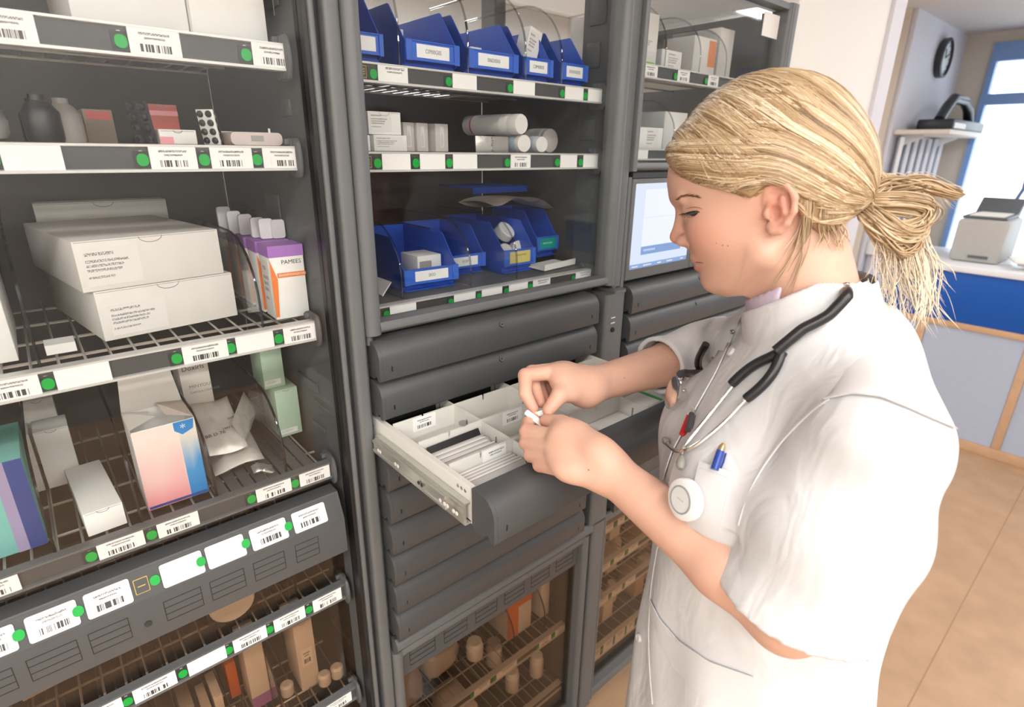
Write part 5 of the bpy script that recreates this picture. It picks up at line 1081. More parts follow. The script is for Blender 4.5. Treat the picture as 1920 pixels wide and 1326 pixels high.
# standing collar round the neck, hollow, open in front
fs_ = Field(ft.lo, ft.lo+ft.h*(ft.n-1), ft.h); fs_.D = np.full(ft.n, .05, np.float32)
na, nb2 = T(-.012, 0, 1.36), H(-.022, 0, -.045); fs_.cone(na, nb2, .080, .066, .0)
P1, P2, P3 = px3(1606, 492, .64), px3(1418, 574, .67), px3(1520, 538, .565); pn = unit(np.cross(P2-P1, P3-P1)); pn = pn if pn[2] > 0 else -pn
hs = halfspace((P1+P2+P3)/3, pn); fs_.D = np.maximum(np.maximum(fs_.D, hs), -(fs_.D+.008)*1.0).astype(np.float32); ft.D = np.minimum(ft.D, fs_.D)
ft.cone(nb2-(na-nb2)*.6, na+(nb2-na)*.88, .0580, .0585, .0, 'sub')
fu = Field(HO-.18, HO+np.array([.12, .12, .0]), .003); fu.cone(na, nb2, .074, .0605, 0); fu.cone(na-(nb2-na)*.1, nb2+(nb2-na)*.2, .0690, .0545, 0, 'sub')
sl, (X, Y, Z) = fu.region(fu.lo, fu.lo+fu.h*fu.n); pc = (P1+P2+P3)/3; hs2 = (X-pc[0])*pn[0]+(Y-pc[1])*pn[1]+(Z-pc[2])*pn[2]; fr = (X-na[0])*tf[0]+(Y-na[1])*tf[1]
fu.D = np.maximum(np.maximum(fu.D, hs2-.012), np.maximum(-hs2-.04, .066-fr)).astype(np.float32); uV, uF = fu.mesh()
if len(uF): np_mesh('undershirt', uV, uF, mat('lilac_cloth', (.50, .42, .52), .7), nurse)
# yoke over shoulders and back: the cloth above the seam lies over the sleeve
YK = [px3(1555, 745, .5), px3(1800, 812, .56), px3(1700, 772, .50)]
del fs_
tV, tF = ft.mesh()
def smooth_mesh(V, F, it=3, lam=.5):
    e = np.concatenate([F[:, [0, 1]], F[:, [1, 2]], F[:, [2, 3]], F[:, [3, 0]]]); n = len(V); deg = np.bincount(e[:, 0], minlength=n)+np.bincount(e[:, 1], minlength=n)
    for k in range(it*2):
        S = np.stack([np.bincount(e[:, 0], V[e[:, 1], j], n)+np.bincount(e[:, 1], V[e[:, 0], j], n) for j in range(3)], 1)/deg[:, None]; V = V+(lam if k % 2 == 0 else -lam*.92)*(S-V)
    return V
tV = smooth_mesh(tV, tF, 5)
def cloth_mat(name, col):
    m = mat(name, col, .75, var=.015, vs=8, bump=.08, bs=700); nt = m.node_tree; b = nt.nodes['Principled BSDF']; fine = b.inputs['Normal'].links[0].from_node
    tc = nd(nt, 'ShaderNodeTexCoord'); mp = nd(nt, 'ShaderNodeMapping'); mp.inputs['Scale'].default_value = (1, 1, .45); mp.inputs['Rotation'].default_value = (.5, .3, .4); nt.links.new(tc.outputs['Object'], mp.inputs['Vector'])
    nz = nd(nt, 'ShaderNodeTexNoise'); nz.inputs['Scale'].default_value = 22; nz.inputs['Detail'].default_value = 2.5; nz.inputs['Distortion'].default_value = .8; nt.links.new(mp.outputs[0], nz.inputs['Vector'])
    bp = nd(nt, 'ShaderNodeBump'); bp.inputs['Strength'].default_value = .45; bp.inputs['Distance'].default_value = .010; nt.links.new(nz.outputs['Fac'], bp.inputs['Height']); nt.links.new(bp.outputs['Normal'], fine.inputs['Normal']); return m
CLOTH = cloth_mat('white_tunic_cloth', (.63, .63, .635))
tunic = np_mesh('tunic', tV, tF, CLOTH, nurse)
BVt = BVHTree.FromPolygons([tuple(v) for v in tV], [tuple(f) for f in tF])
# ---- hair: a combed cap, strands laid over it, the messy bun and loose wisps
fh = Field(HO-.155, HO+np.array([.17, .17, .19]), .0025)
fh.ell(H(.011, 0, .058), ax, (.1035, .0835, .0995), 0); fh.ell(H(-.040, 0, .030), ax, (.052, .068, .055), .03); fh.ell(H(.085, 0, .082), ax, (.026, .052, .026), .02)
sl, (X, Y, Z) = fh.region(fh.lo, fh.lo+fh.h*fh.n); dx, dy, dz = X-HO[0], Y-HO[1], Z-HO[2]
lf_ = dx*hf[0]+dy*hf[1]+dz*hf[2]; lu_ = dx*hu[0]+dy*hu[1]+dz*hu[2]; ll_ = dx*hl[0]+dy*hl[1]+dz*hl[2]
hx = [-.12, -.09, -.075, -.06, -.045, -.036, -.030, -.022, -.012, -.002, .006, .0135, .022, .036, .064, .0896, .107, .13]; hy = [.0, .002, -.008, -.022, -.022, -.008, .012, .028, .0365, .034, .028, .023, .030, .0385, .049, .064, .083, .12]
cut = (np.interp(lf_, hx, hy)-lu_)*.75; fh.D = np.maximum(fh.D, cut).astype(np.float32)
hV, hF = fh.mesh()
def hair_mat():
    m = bpy.data.materials.new('blond_hair'); m.use_nodes = True; nt = m.node_tree; b = nt.nodes['Principled BSDF']; b.inputs['Roughness'].default_value = .38; b.inputs['Specular IOR Level'].default_value = .45
    at = nd(nt, 'ShaderNodeAttribute', attribute_name='tone'); rp = nd(nt, 'ShaderNodeValToRGB'); e = rp.color_ramp.elements
    e[0].position = 0; e[0].color = (.14, .08, .036, 1); e[1].position = 1; e[1].color = (.80, .69, .53, 1); q = e.new(.35); q.color = (.37, .24, .125, 1); q = e.new(.7); q.color = (.57, .43, .265, 1)
    nt.links.new(at.outputs['Fac'], rp.inputs[0]); nt.links.new(rp.outputs[0], b.inputs['Base Color']); return m
HAIR = hair_mat()
hair = np_mesh('hair', hV, hF, HAIR, nurse, {'tone': ('FLOAT', np.full(len(hV), .36))})
BVh = BVHTree.FromPolygons([tuple(v) for v in hV], [tuple(f) for f in hF])
def crom(pts, n):
    P = np.array(pts, float); P = np.vstack([2*P[0]-P[1], P, 2*P[-1]-P[-2]]); m = len(P)-3; out = []
    for t in np.linspace(0, m-1e-6, n):
        i = int(t); u = t-i; a, b, c, d = P[i:i+4]; out.append(.5*((2*b)+(-a+c)*u+(2*a-5*b+4*c-d)*u*u+(-a+3*b-3*c+d)*u**3))
    return np.array(out)
class Strands:
    def __init__(s): s.V = []; s.F = []; s.T = []; s.n = 0
    def add(s, pts, r, tone, k=4):
        pts = np.asarray(pts); m = len(pts); t = np.gradient(pts, axis=0); t /= np.linalg.norm(t, axis=1)[:, None]+1e-9
        a = np.cross(t, unit([.3, -.5, .8])); a /= np.linalg.norm(a, axis=1)[:, None]+1e-9; b = np.cross(t, a); u = np.linspace(0, 1, m); rr = r*np.clip(np.minimum(u*6+.35, (1-u)*5+.12), 0, 1)
        for j in range(k):
            w = 2*PI*j/k; s.V.append(pts+(a*math.cos(w)+b*math.sin(w))*rr[:, None])
        for i in range(m-1):
            for j in range(k): s.F.append((s.n+j*m+i, s.n+((j+1) % k)*m+i, s.n+((j+1) % k)*m+i+1, s.n+j*m+i+1))
        s.T.append(np.full(m*k, tone)); s.n += m*k
    def build(s, name, par): return np_mesh(name, np.concatenate(s.V), np.array(s.F), HAIR, par, {'tone': ('FLOAT', np.concatenate(s.T))})
root = (-.086, .0, .010)
Bc = {s: crom([(.112, s*.004, .088), (.100, s*.030, .073), (.080, s*.052, .059), (.055, s*.067, .047), (.028, s*.076, .038), (-.004, s*.080, .037), (-.034, s*.074, .020), (-.062, s*.048, .004), root], 40) for s in (1, -1)}
B2 = {s: crom([(-.020, s*.076, .034), (-.034, s*.074, .008), (-.046, s*.066, -.010), (-.062, s*.042, -.014), (-.076, s*.018, -.002), root], 40) for s in (1, -1)}
Tc = crom([(.112, 0, .102), (.085, 0, .136), (.045, 0, .152), (.0, 0, .158), (-.045, 0, .142), (-.078, 0, .105), (-.092, 0, .058), root], 40)
st = Strands(); r5 = np.random.default_rng(5)
for k in range(4300):
    s = 1 if r5.random() < .72 else -1; v = r5.random(); t0 = 0 if r5.random() < .55 else r5.random()*.35; t1 = 1 if r5.random() < .6 else .55+.45*r5.random()
    def samp(c): return np.stack([np.interp(ii, np.arange(40), c[:, j]) for j in range(3)], 1)
    if k >= 3400:
        w0 = .42*r5.random()**1.6; t0 = .06*r5.random(); s = 1 if k % 4 else -1; v = w0; u = np.linspace(0, 1, 15); ii = (t0+(t1-t0)*u)*39; lowc, top = samp(Bc[s]), samp(Tc); P = lowc*(1-w0)+top*w0+np.array([0, s*.055, 0])*math.sin(PI*w0)*np.sin(PI*np.clip(ii/39, 0, 1))[:, None]
    elif v < .08:
        ii = np.linspace(t0*39, 39, 15); w = r5.random(); P = samp(B2[s])*(1-w)+samp(Bc[s])*w
    else:
        w0 = ((v-.08)/.92)**.85; t0 = float(np.clip(.42*w0+.012*r5.standard_normal(), 0, .6)); u = np.linspace(0, 1, 15); ii = (t0+(t1-t0)*u)*39
        w = (1-(1-w0)*np.clip(u*1.9, 0, 1)**.75)[:, None]; lowc, top = samp(Bc[s]), samp(Tc)
        P = lowc*(1-w)+top*w+np.array([0, s*.055, 0])*np.sin(PI*w)*np.sin(PI*np.clip(ii/39, 0, 1))[:, None]
    W = HO+P[:, :1]*hf+P[:, 1:2]*hl+P[:, 2:]*hu; off = .0002+.0018*r5.random()**2; ph = v*9; wv = .0006*r5.standard_normal()
    Q = []
    for i, p in enumerate(W):
        c, n, _, _ = BVh.find_nearest(Vector(p))
        if n.dot(Vector(p)-Vector(H(0, 0, .05))) < -1: n = -n
        Q.append(np.array(c)+np.array(n)*off+hu*wv*math.sin(ph+i*.5))
    tone = np.clip(.51+.17*math.sin(v*37+s)+.12*math.sin(v*83+2*s)+.20*r5.standard_normal(), .05, 1)
    st.add(np.array(Q), .0006+.0007*r5.random(), tone)
tag(st.build('combed_strands', hair), kind='stuff')
# bun: bundles of strands along measured centre lines
bun = Strands(); dR = np.linalg.norm(0)+.0
def P3(l): return [px3(*p) for p in l]
RT = px3(1608, 374, .615)
bund = [([(1606, 374, .612), (1640, 362, .605), (1690, 352, .600), (1738, 346, .600), (1775, 358, .60), (1806, 366, .60)], .010, 70, .40, .0009),
        ([(1606, 372, .612), (1634, 352, .60), (1668, 340, .60), (1712, 346, .60), (1752, 360, .60), (1795, 372, .60)], .007, 50, .50, .0009),
        ([(1610, 378, .608), (1650, 378, .59), (1700, 380, .585), (1740, 392, .59), (1730, 418, .59), (1690, 430, .585), (1650, 418, .585), (1636, 396, .59)], .010, 110, .66, .0010),
        ([(1612, 384, .606), (1644, 412, .585), (1684, 440, .58), (1724, 436, .585), (1738, 404, .59)], .011, 80, .72, .0010),
        ([(1628, 400, .600), (1650, 440, .59), (1684, 472, .588), (1712, 462, .59), (1732, 424, .59)], .010, 80, .45, .0010),
        ([(1620, 360, .612), (1626, 336, .606), (1650, 328, .60), (1662, 346, .60), (1640, 364, .60), (1622, 374, .60)], .0055, 45, .52, .0009),
        ([(1616, 388, .602), (1628, 410, .592), (1640, 400, .59), (1632, 384, .592), (1618, 392, .598)], .005, 35, .58, .0009),
        ([(1560, 352, .57), (1586, 366, .590), (1606, 374, .606), (1630, 376, .605)], .012, 60, .30, .0010)]
for pts, spread, cnt, tone, r in bund:
    base = crom(P3(pts), 22)
    for k in range(cnt):
        o = r5.standard_normal(3)*spread*.62; o2 = r5.standard_normal(3)*spread*.5; u = np.linspace(0, 1, 22)[:, None]; env = np.sin(PI*np.clip(u, .10, .93))**.6
        bun.add(base+(o*(1-u)+o2*u)*env+.0010*r5.standard_normal(3)*np.sin(u*9+r5.random()*6), r*(.7+.8*r5.random()), float(np.clip(tone-.07+.16*r5.standard_normal(), .05, 1)))
tag(bun.build('bun', hair), kind='stuff')
wis = Strands()
for k in range(190):                                                   # thin ends hanging from the bun
    x0_ = 1640+100*r5.random(); y0_ = 420+40*r5.random(); dpt = .585+.02*r5.random(); ln = 60+130*r5.random(); dr = r5.normal()*22+14
    c = [(x0_, y0_, dpt), (x0_+dr*.2+r5.normal()*5, y0_+ln*.35, dpt), (x0_+dr*.6+r5.normal()*9, y0_+ln*.7, dpt+.004), (x0_+dr+r5.normal()*14, y0_+ln, dpt+.006)]
    wis.add(crom(P3(c), 12), 00.00028+.0003*r5.random(), .94+.06*r5.random(), 3)
for k in range(26):                                                    # thicker light locks low behind the shoulder
    x0_ = 1690+50*r5.random(); c = [(x0_, 440, .59), (x0_+22+r5.normal()*6, 500, .59), (x0_+26+r5.normal()*6, 560, .592), (x0_+20+r5.normal()*12, 605+r5.normal()*14, .595)]
    wis.add(crom(P3(c), 12), 0.0005+.0005*r5.random(), .90+.1*r5.random(), 3)
for k in range(60):                                                    # fly-away hairs
    a = r5.random(); c0 = (1625+90*a, 350-14*r5.random(), .60); c = [c0, (c0[0]+25+20*r5.random(), c0[1]-18*r5.random(), .60), (c0[0]+70+70*r5.random(), c0[1]+10+50*r5.random(), .60)]
    wis.add(crom(P3(c), 10), .0003+.0002*r5.random(), .7+.25*r5.random(), 3)
for k in range(46):                                                    # strands falling behind the ear and at the nape
    x0_ = 1500+80*r5.random(); y0_ = 400+30*r5.random()*(x0_ > 1530); e = (-25-30*r5.random()) if x0_ < 1535 else r5.normal()*16; ln = 50+110*r5.random()*(x0_ < 1535)
    q = []
    for (x, y) in ((x0_, y0_-26), (x0_-2, y0_), (x0_+e*.3, y0_+ln*.5), (x0_+e, y0_+ln)):
        p = hit(BVb, x, y, .003+.003*r5.random()); ph_ = hit(BVh, x, y, .0015)
        p = ph_ if ph_ is not None and (p is None or (ph_-CAM).length < (p-CAM).length) else p; q.append(p)
    if any(p is None for p in q) or max((q[i]-q[i+1]).length for i in range(3)) > .09: continue
    wis.add(crom([tuple(p) for p in q], 12), .0004+.0005*r5.random(), .55+.3*r5.random(), 3)
tag(wis.build('loose_wisps', hair), kind='stuff')
# elastic tie
tie = MB(); c0 = px3(1612, 378, .608); ct = unit(px3(1650, 372, .595)-c0); ca = unit(np.cross(ct, [0, 0, 1])); cb_ = np.cross(ct, ca)
tie.tube([Vector(c0+(ca*math.cos(2*PI*k/20)+cb_*math.sin(2*PI*k/20))*.0125) for k in range(21)], .0030, 6); tie.build('hair_tie', mat('brown_elastic', (.10, .055, .03), .7), hair, smooth=True)
# ---- sewn details of the tunic
SEAM = mat('tunic_seam', (.60, .60, .60), .8); CLOTH2 = mat('white_tunic_flap', (.64, .64, .645), .72, var=.015, vs=8, bump=.08, bs=700)  # seams and hems slightly greyer than the cloth
def poly(pts, n):
    P = np.array(pts, float); c = np.r_[0, np.cumsum(np.hypot(*np.diff(P, axis=0).T))]; t = np.linspace(0, c[-1], n); return np.stack([np.interp(t, c, P[:, i]) for i in (0, 1)], 1)
def patch(name, edge_a, edge_b, m, par, off=(.003, .0008), n=20, rows=8, thick=.0016):
    """piece of cloth lying on the tunic between two outlines"""
    A, B = poly(edge_a, n), poly(edge_b, n); G = []; N = []
    for r in range(rows+1):
        t = r/rows
        for i in range(n):
            x, y = A[i]*(1-t)+B[i]*t; d = ray(x, y).normalized(); p, nn, _, _ = BVt.ray_cast(CAM, d)
            if p is None: p, nn = (G[-1] if G else Vector(px3(x, y, .6))), Vector(-d)
            G.append(p); N.append(nn)
    k = len(G); o = [off[0]+(off[1]-off[0])*(i//n)/rows for i in range(k)]
    vs = [G[i]+N[i]*o[i] for i in range(k)]+[G[i]+N[i]*(o[i]-thick) for i in range(k)]; fs = []
    for r in range(rows):
        for i in range(n-1): a = r*n+i; fs += [(a, a+1, a+n+1, a+n), (k+a, k+a+n, k+a+n+1, k+a+1)]
    for i in range(n-1): fs += [(i, k+i, k+i+1, i+1), (rows*n+i, rows*n+i+1, k+rows*n+i+1, k+rows*n+i)]
    for r in range(rows): a = r*n; b = r*n+n-1; fs += [(a, a+n, k+a+n, k+a), (b, k+b, k+b+n, b+n)]
    return MB().add(vs, fs).build(name, m, par, smooth=True)
def cord(name, pts, r, m, par, off=.0, nseg=8, n=40, bv=None):
    q = []
    for x, y in poly(pts, n):
        p = hit(bv or BVt, x, y, (max(r) if hasattr(r, '__len__') else r)+off)
        if p is not None: q.append(p)
    q2 = [sum((q[max(0, min(len(q)-1, i+j))] for j in range(-4, 5)), Vector())/9 for i in range(len(q))]; q2[0], q2[-1] = q[0], q[-1]
    return MB().tube(q2, r, nseg).build(name, m, par, smooth=True), q2
patch('yoke', [(1548, 752), (1600, 742), (1650, 748), (1700, 768), (1750, 790), (1788, 806)], [(1550, 748), (1590, 690), (1640, 650), (1690, 660), (1730, 715), (1786, 800)], CLOTH2, tunic, (.0040, .0004), 26, 8)
patch('placket', [(1392, 592), (1372, 640), (1345, 700), (1300, 780), (1262, 850), (1246, 900)], [(1362, 600), (1345, 650), (1318, 705), (1280, 775), (1252, 820), (1242, 850)], CLOTH2, tunic, (.0030, .0010), 20, 4)
pk1 = patch('chest_pocket', [(1316, 868), (1345, 878), (1372, 886)], [(1284, 980), (1315, 1000), (1345, 1010)], CLOTH2, tunic, (.0050, .0012), 12, 8)
cord('pocket_hem', [(1317, 880), (1345, 890), (1369, 897)], .0006, SEAM, tunic, .0040, 4, 12)
hp = patch('hip_pocket', [(1222, 1124), (1240, 1160), (1275, 1200), (1330, 1238), (1412, 1266)], [(1222, 1156), (1236, 1195), (1262, 1250), (1310, 1300), (1400, 1324)], CLOTH2, tunic, (.0040, .0014), 22, 5)
cord('pocket_hem', [(1222, 1132), (1240, 1168), (1275, 1208), (1330, 1246), (1412, 1274)], .0006, SEAM, tunic, .0032, 4, 22)
cord('front_edge', [(1240, 1000), (1226, 1060), (1218, 1140), (1216, 1220), (1224, 1320)], .0008, CLOTH2, tunic, .0, 5, 26)
cord('sleeve_seam', [(1360, 1085), (1430, 1130), (1500, 1150), (1560, 1170), (1625, 1150)], .0007, SEAM, tunic, -.0006, 4, 26)
cord('sleeve_seam', [(1556, 748), (1500, 790), (1440, 860), (1400, 930), (1385, 985)], .0012, CLOTH2, tunic, -.0004, 5, 26)
cord('collar_seam', [(1618, 522), (1575, 552), (1520, 580), (1460, 606), (1418, 622)], .0007, SEAM, tunic, -.0006, 4, 26)
def disc(name, px, py, r, prof, m, par, bv=None, off=.0, n=20):
    d = ray(px, py).normalized(); p, nn, _, _ = (bv or BVt).ray_cast(CAM, d)
    if p is None: return None
    rot = nn.to_track_quat('Z', 'Y').to_euler()
    KEEPW[0] = True; o = MB().lathe([(r*a, r*b) for a, b in prof], (0, 0, 0), 'z', n).build(name, m, par, smooth=True, loc=p+nn*off, rot=rot); return o
SNAP = mat('snap_metal', (.38, .36, .32), .35, .8)
disc('snap_button', 1376, 622, .0034, [(1, -.3), (1, .35), (.7, .6), (.35, .5), (.2, .3)], SNAP, tunic, off=.0036)
for x, y in ((1373, 661), (1206, 1090), (1200, 1196)): disc('button', x, y, .0058, [(1, -.3), (1, .2), (.8, .32), (.6, .24), (.1, .24)], CLOTH2, tunic, off=.0022)
# trousers and shoes below the picture edge, so that she stands on the floor
LEGM = mat('white_trouser_cloth', (.76, .755, .745), .75, bump=.08, bs=500)
tr_ = MB()
for s in (1, -1):
    rings = [(.82, .105, 0), (.70, .098, .0), (.50, .078, .006), (.30, .066, .0), (.10, .062, -.012), (.035, .064, -.014)]; vs = []; n = 18
    for z, r, f_ in rings:
        c = T(f_, s*.088, z); vs += [c+tl*(r*.92*math.cos(2*PI*k/n))+tf*(r*math.sin(2*PI*k/n)) for k in range(n)]
    tr_.add(vs, [(i*n+k, i*n+(k+1) % n, (i+1)*n+(k+1) % n, (i+1)*n+k) for i in range(len(rings)-1) for k in range(n)]+[tuple(range(n)), tuple(range((len(rings)-1)*n, len(rings)*n))])
tr_.build('trousers', LEGM, nurse, smooth=True)
for s in (1, -1):
    c = T(.045, s*.088, 0); prof = [(-.125, .030), (-.115, .040), (-.05, .036), (.03, .046), (.09, .046), (.125, .034), (.135, .012)]
    out = [c+tf*a+tl*b for a, b in prof]+[c+tf*a-tl*b for a, b in prof[::-1]]; k = len(out); hts = [.055, .07, .075, .06, .042, .034, .03]; hts = hts+hts[::-1]
    vs = [(p[0], p[1], .001) for p in out]+[(p[0], p[1], .020) for p in out]+[(p[0]*.72+c[0]*.28, p[1]*.72+c[1]*.28, h_) for p, h_ in zip(out, hts)]
    MB().add(vs, [tuple(range(k))[::-1]]+[(j*k+i, j*k+(i+1) % k, (j+1)*k+(i+1) % k, (j+1)*k+i) for j in (0, 1) for i in range(k)]+[tuple(range(2*k, 3*k))]).build('shoe', mat('white_shoe', (.7, .7, .69), .5), nurse, smooth=True)
# ---- stethoscope hung round the neck
sb = hit(BVt, 1455, 680, 0); steth = empty('stethoscope', 'black and chrome stethoscope hanging round the person\'s neck', 'stethoscope', tuple(sb))
RUB = mat('black_rubber', (.016, .016, .018), .32); CHR = mat('chrome', (.72, .71, .69), .16, 1.0); EARB = mat('grey_ear_tip', (.26, .25, .23), .5)
cord('tube', [(1602, 504), (1596, 520), (1577, 553), (1540, 600), (1500, 642), (1470, 670)], .0060, RUB, steth, .009, 10, 40)
cord('yoke_tube', [(1472, 666), (1452, 676), (1425, 688), (1400, 708), (1381, 727)], [.0066]+[.0054]*28+[.0050], RUB, steth, .0012, 10, 30)
cord('yoke_tube', [(1472, 668), (1466, 690), (1450, 716), (1428, 738), (1407, 754)], [.0066]+[.0054]*28+[.0050], RUB, steth, .0012, 10, 30)
_, qa = cord('ear_tube', [(1383, 726), (1350, 768), (1318, 808), (1294, 838), (1283, 857), (1286, 866)], .0022, CHR, steth, .004, 8, 40)
_, qb = cord('ear_tube', [(1409, 753), (1372, 794), (1334, 828), (1304, 850), (1282, 857), (1268, 850), (1261, 832)], .0022, CHR, steth, .006, 8, 40)
def tipo(q, name='ear_tip'):
    e = q[-1]; d_ = (q[-1]-q[-4]).normalized(); MB().lathe([(.0028, -.004), (.0042, -.001), (.0052, .004), (.0048, .009), (.0028, .012)], (0, 0, 0), 'z', 14).build(name, EARB, steth, smooth=True, loc=e, rot=d_.to_track_quat('Z', 'Y').to_euler())
tipo(qb); tipo(qa)
_, qc = cord('tube', [(1342, 648), (1330, 664), (1312, 690), (1292, 718)], .0056, RUB, steth, .011, 10, 24)
_, qd = cord('stem', [(1292, 718), (1286, 728), (1280, 734)], .0030, CHR, steth, .005, 8, 8)
hp0 = px3(1266, 738, (Vector(qd[-1])-CAM).dot(_f)-.034); cdv = unit(px3(1252, 745, .8)-px3(1266, 738, .8)); cdn = Vector(tuple(unit(-np.array(_r)*.95+np.array(_u)*.22-np.array(_f)*.10)))
MB().lathe([(.0070, -.014), (.0085, -.012), (.0085, -.004), (.0200, -.001), (.0215, .002), (.0215, .0045), (.019, .0055), (.002, .0058)], (0, 0, 0), 'z', 26).build('chestpiece', CHR, steth, smooth=True, loc=tuple(hp0), rot=cdn.to_track_quat('Z', 'Y').to_euler())
# ---- pens and the round badge on the chest pockets
def pen(label, a, b, r, m_body, m_tip, clip, off=.004):
    A, B = hit(BVt, *a, off), hit(BVt, *b, off); o = empty('pen', label, 'pen', tuple(B)); v = (A-B)
    MB().tube([B, B+v*.70], r, 12).build('barrel', m_body, o, smooth=True); MB().tube([B+v*.705, B+v*.86, B+v], [r*.9, r*.85, r*.35], 12).build('tip', m_tip, o, smooth=True)
    sv = Vector(tuple(_r))*r*1.5; MB().tube([B+v*.62+sv, B+v*.3+sv*1.1, B+v*.05+sv], .0009, 5).build('clip', clip, o, smooth=True); return o
PRED = mat('red_pen_plastic', (.55, .02, .03), .3); PBLU = mat('blue_pen_plastic', (.02, .06, .32), .3); PGRY = mat('dark_pen_plastic', (.05, .055, .06), .35)
pen('red pen with clip in the tunic opening above the stethoscope ear tubes', (1303, 770), (1284, 818), .0036, PRED, SILV, CHR)
pen('dark grey pen beside the red pen in the tunic opening', (1307, 768), (1297, 812), .0034, PGRY, SILV, CHR, .0055)
pen('blue pen with brass tip in the chest pocket', (1361, 836), (1344, 884), .0042, PBLU, mat('brass', (.62, .48, .25), .3, .8), PBLU, .006)
bd = empty('round_badge', 'round white badge with grey ring clipped below the chest pocket', 'badge', tuple(hit(BVt, 1294, 936, 0)))
disc('badge_body', 1294, 936, .0225, [(1, -.1), (1.02, .1), (.98, .28), (.8, .36), (.1, .36)], mat('badge_white', (.84, .84, .83), .3), bd, off=.005, n=36)
disc('badge_ring', 1294, 936, .0225, [(.68, .36), (.68, .40), (.64, .41), (.60, .40), (.60, .36)], mat('badge_grey', (.33, .35, .37), .3), bd, off=.0052, n=36)
disc('badge_face', 1294, 936, .0225, [(.60, .36), (.60, .385), (.1, .39)], mat('badge_face', (.74, .76, .74), .35), bd, off=.0052, n=36)
d_ = ray(1294, 936).normalized(); p_, n_, _, _ = BVt.ray_cast(CAM, d_)
rq = Matrix((Vector(tuple(_r)).cross(n_).cross(n_)*-1, Vector((0, 0, 0)), n_)) if False else n_.to_track_quat('Z', 'Y').to_euler()
text('·····', .008, GINK, bd, p_+n_*.0142, rot=rq, align='CENTER')
# ---- what she holds: two small white strips between the finger tips
KEEPW[0] = False
for k, (a, b_, w_, lb) in enumerate(((px3(986, 772, 0.789), px3(1022, 800, 0.779), .008, 'narrow white medicine strip pinched between both hands, front one'), (px3(992, 782, 0.794), px3(1034, 768, 0.787), .007, 'narrow white medicine strip pinched between both hands, rear one'))):
    c = (a+b_)/2; x_ = unit(b_-a); n2 = unit(np.cross(x_, np.cross(cdir(c), x_))); y_ = np.cross(n2, x_); L = np.linalg.norm(b_-a)
    o = card('medicine_strip', L, w_, WHITE, None, tuple(c), r=.002, t=.0012); o.rotation_euler = Matrix((x_, y_, n2)).transposed().to_euler(); tag(o, lb, 'medicine strip', 'strips in the hands')
# ================================================================== behind the nurse: counter, clock, wall shelf
KEEPW[0] = True
CBLUE = mat('blue_laminate', (.0, .085, .42), .35, var=.03); CPALE = mat('pale_blue_laminate', (.42, .49, .62), .4, var=.03); CTOP = mat('white_worktop', (.78, .80, .84), .3); WOODT = mat('beech_trim', (.56, .36, .22), .5, var=.15, vs=18)
xc = 3.855; yA, yB = -2.9, .26
ctr = empty('service_counter', 'long counter with a royal blue band over pale blue panels', 'counter', (xc+.33, (yA+yB)/2, 0))
MB().box(xc+.03, xc+.66, yA, yB, .06, 1.00).build('carcass', CPALE, ctr)
MB().box(xc-.02, xc+.72, yA-.02, yB+.02, 1.001, 1.035).build('worktop', CTOP, ctr, bevel=.006)
MB().box(xc-.004, xc+.029, yA, yB, .725, 1.0005).build('blue_band', CBLUE, ctr, bevel=.003)
MB().box(xc-.006, xc+.029, yA, yB, .69, .7245).build('trim', WOODT, ctr, bevel=.003)
MB().box(xc-.004, xc+.029, yA, yB, .0, .06).build('plinth', WOODT, ctr, bevel=.003)
ys = [-2.84, -2.36, -1.88, -1.41, -.93, -.447, .04]
for y in ys: MB().box(xc-.004, xc+.029, y-.02, y+.02, .061, .6895).build('upright', WOODT, ctr, bevel=.002)
for a, b in zip(ys[:-1], ys[1:]): MB().box(xc+.006, xc+.029, a+.021, b-.021, .061, .6895).build('panel', CPALE, ctr)
MB().box(xc+.006, xc+.029, .061, yB, .061, .6895).build('panel', CPALE, ctr)
# grey printer on the counter
PG_ = mat('printer_grey', (.42, .41, .39), .5); PGD = mat('printer_dark', (.10, .11, .12), .4)
pr = empty('printer', 'grey desktop printer with an open paper tray on the counter', 'printer', (4.22, -.10, 1.0355))
MB().box(4.02, 4.42, -.19, .04, 1.0356, 1.27).build('body', PG_, pr, bevel=.02); MB().box(4.015, 4.0195, -.14, -.05, 1.06, 1.075).build('slot', PGD, pr)
MB().prism([(4.05, 1.2705), (4.40, 1.2705), (4.48, 1.36), (4.44, 1.37), (4.34, 1.29), (4.05, 1.285)], -.17, .03, 'y').build('paper_tray', PGD, pr, bevel=.004)
MB().box(4.06, 4.35, -.15, .0, 1.2862, 1.292).build('paper', WHITE, pr)
# clutter to its right
sc = empty('desk_monitor', 'flat desk monitor seen from behind on the counter', 'monitor', (4.35, -.62, 1.0355))
MB().box(4.25, 4.45, -.72, -.52, 1.0356, 1.05).build('foot', PGD, sc, bevel=.004); MB().tube([(4.36, -.62, 1.05), (4.36, -.62, 1.30)], .022, 12).build('stand', PGD, sc, smooth=True); MB().box(4.33, 4.37, -.86, -.38, 1.20, 1.50).build('panel', PG_, sc, bevel=.008)
for k in range(4): tag(MB().box(0, .20, 0, .28, 0, .012).build('paper_pile', WHITE if k % 2 else PG_, bevel=.002, loc=(3.95+.01*k, -.60+.02*k, 1.0356+.0125*k), rot=(0, 0, .1*k)), 'paper pad on the counter beside the printer, %s of four' % ('lowest', 'second from below', 'third from below', 'topmost')[k], 'paper', 'paper pads')
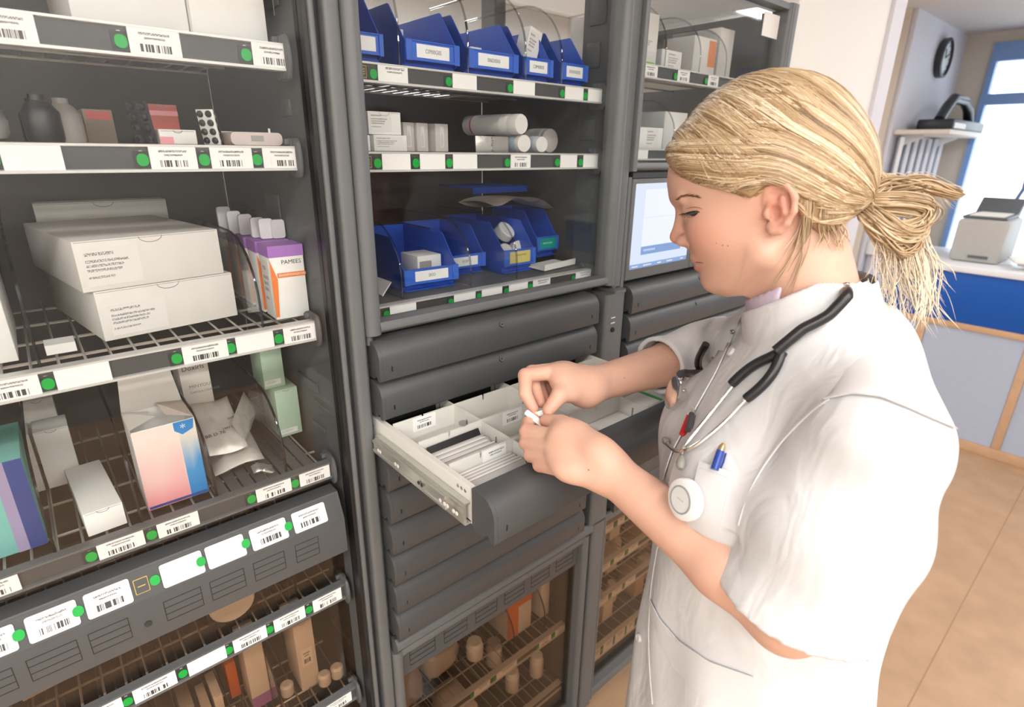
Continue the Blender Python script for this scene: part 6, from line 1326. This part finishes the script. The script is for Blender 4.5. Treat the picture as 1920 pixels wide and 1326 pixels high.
# lamp arm by the window
lm = empty('desk_lamp', 'blue grey jointed desk lamp leaning by the window', 'lamp', (4.60, -.02, 1.0355))
MB().lathe([(.07, 0), (.07, .02), (.02, .03)], (4.60, -.02, 1.0357), 'z', 20).build('base', PGD, lm, smooth=True); MB().tube([(4.60, -.02, 1.06), (4.60, -.12, 1.42)], .010, 8).build('lower_arm', mat('lamp_blue', (.10, .17, .32), .4), lm, smooth=True); MB().tube([(4.60, -.12, 1.42), (4.60, -.10, 1.82)], .010, 8).build('upper_arm', mat('lamp_blue', (.10, .17, .32), .4), lm, smooth=True)
MB().lathe([(.05, 0), (.06, .02), (.03, .09)], (4.58, -.10, 1.80), 'z', 18).build('shade', PG_, lm, smooth=True)
# wall clock on the white wall
ck = empty('wall_clock', 'round wall clock with black rim high on the far wall', 'clock', (5.41, .69, 2.275))
MB().lathe([(.124, 0), (.132, .01), (.132, .045), (.116, .050), (.114, .030)], (5.41, .6895, 2.275), 'y', 36).build('rim', mat('clock_rim', (.03, .035, .04), .35), ck, smooth=True)
MB().lathe([(.113, .028), (.113, .031), (.01, .0312)], (5.41, .6895, 2.275), 'y', 36).build('dial', mat('clock_dial', (.72, .80, .82), .35), ck, smooth=True)
for a, l in ((1.9, .06), (.4, .085)): MB().tube([(5.41, .656, 2.275), (5.41+l*math.cos(a), .656, 2.275+l*math.sin(a))], .004, 6).build('hand', INK, ck)
for k in range(12): MB().box(5.41+.097*math.cos(k*PI/6)-.005, 5.41+.097*math.cos(k*PI/6)+.005, .656, .658, 2.275+.097*math.sin(k*PI/6)-.005, 2.275+.097*math.sin(k*PI/6)+.005).build('hour_mark', INK, ck)
# wall shelf with a black carrying case device on it
sh_ = empty('wall_shelf', 'pale wall shelf under the clock', 'shelf', (5.35, .55, 1.74)); MB().box(4.76, 5.96, .36, .689, 1.735, 1.765).build('board', mat('shelf_cream', (.70, .62, .55), .5), sh_, bevel=.004)
for x in (4.95, 5.75): MB().prism([(.52, 1.7345), (.688, 1.7345), (.688, 1.66), (.67, 1.66)], x-.012, x+.012).build('bracket', WALLM, sh_)
dv = empty('black_case', 'black case with a broad carrying handle on the wall shelf', 'case', (5.15, .50, 1.7655)); CASE = mat('black_case_plastic', (.015, .018, .024), .4)
MB().box(4.98, 5.86, .40, .62, 1.766, 1.84).build('body', CASE, dv, bevel=.015)
MB().tube([(5.02, .50, 1.835), (5.14, .50, 1.93), (5.25, .50, 1.985), (5.55, .50, 1.985), (5.72, .50, 1.93), (5.82, .50, 1.835)], .034, 10).build('handle', CASE, dv, smooth=True)
MB().box(5.0, 5.3, .398, .3995, 1.78, 1.815).build('label', WHITE, dv)
# white louvres under the shelf
for k in range(7):
    o = MB().box(-.06, .06, -.012, .012, 0, .72).build('wall_louvre', mat('louvre_white', (.84, .85, .90), .5), bevel=.004, loc=(4.86+.165*k, .66, 1.0), rot=(0, 0, .5)); tag(o, 'upright white louvre below the wall shelf, %s from the left' % ('first', 'second', 'third', 'fourth', 'fifth', 'sixth', 'seventh')[k], 'louvre', 'white louvres')
MB().box(4.76, 5.98, .62, .689, .90, .999).build('louvre_rail', WALLM, None).name = 'louvre_rail'
tag(bpy.data.objects['louvre_rail'], 'white ledge carrying the upright louvres on the far wall', 'ledge')
MB().box(4.80, 5.94, .64, .688, .001, .8995).build('wall_cupboard', WALLB, None, bevel=.004).name = 'low_cupboard'
tag(bpy.data.objects['low_cupboard'], 'plain white low cupboard under the louvre ledge', 'cupboard')
KEEPW[0] = False
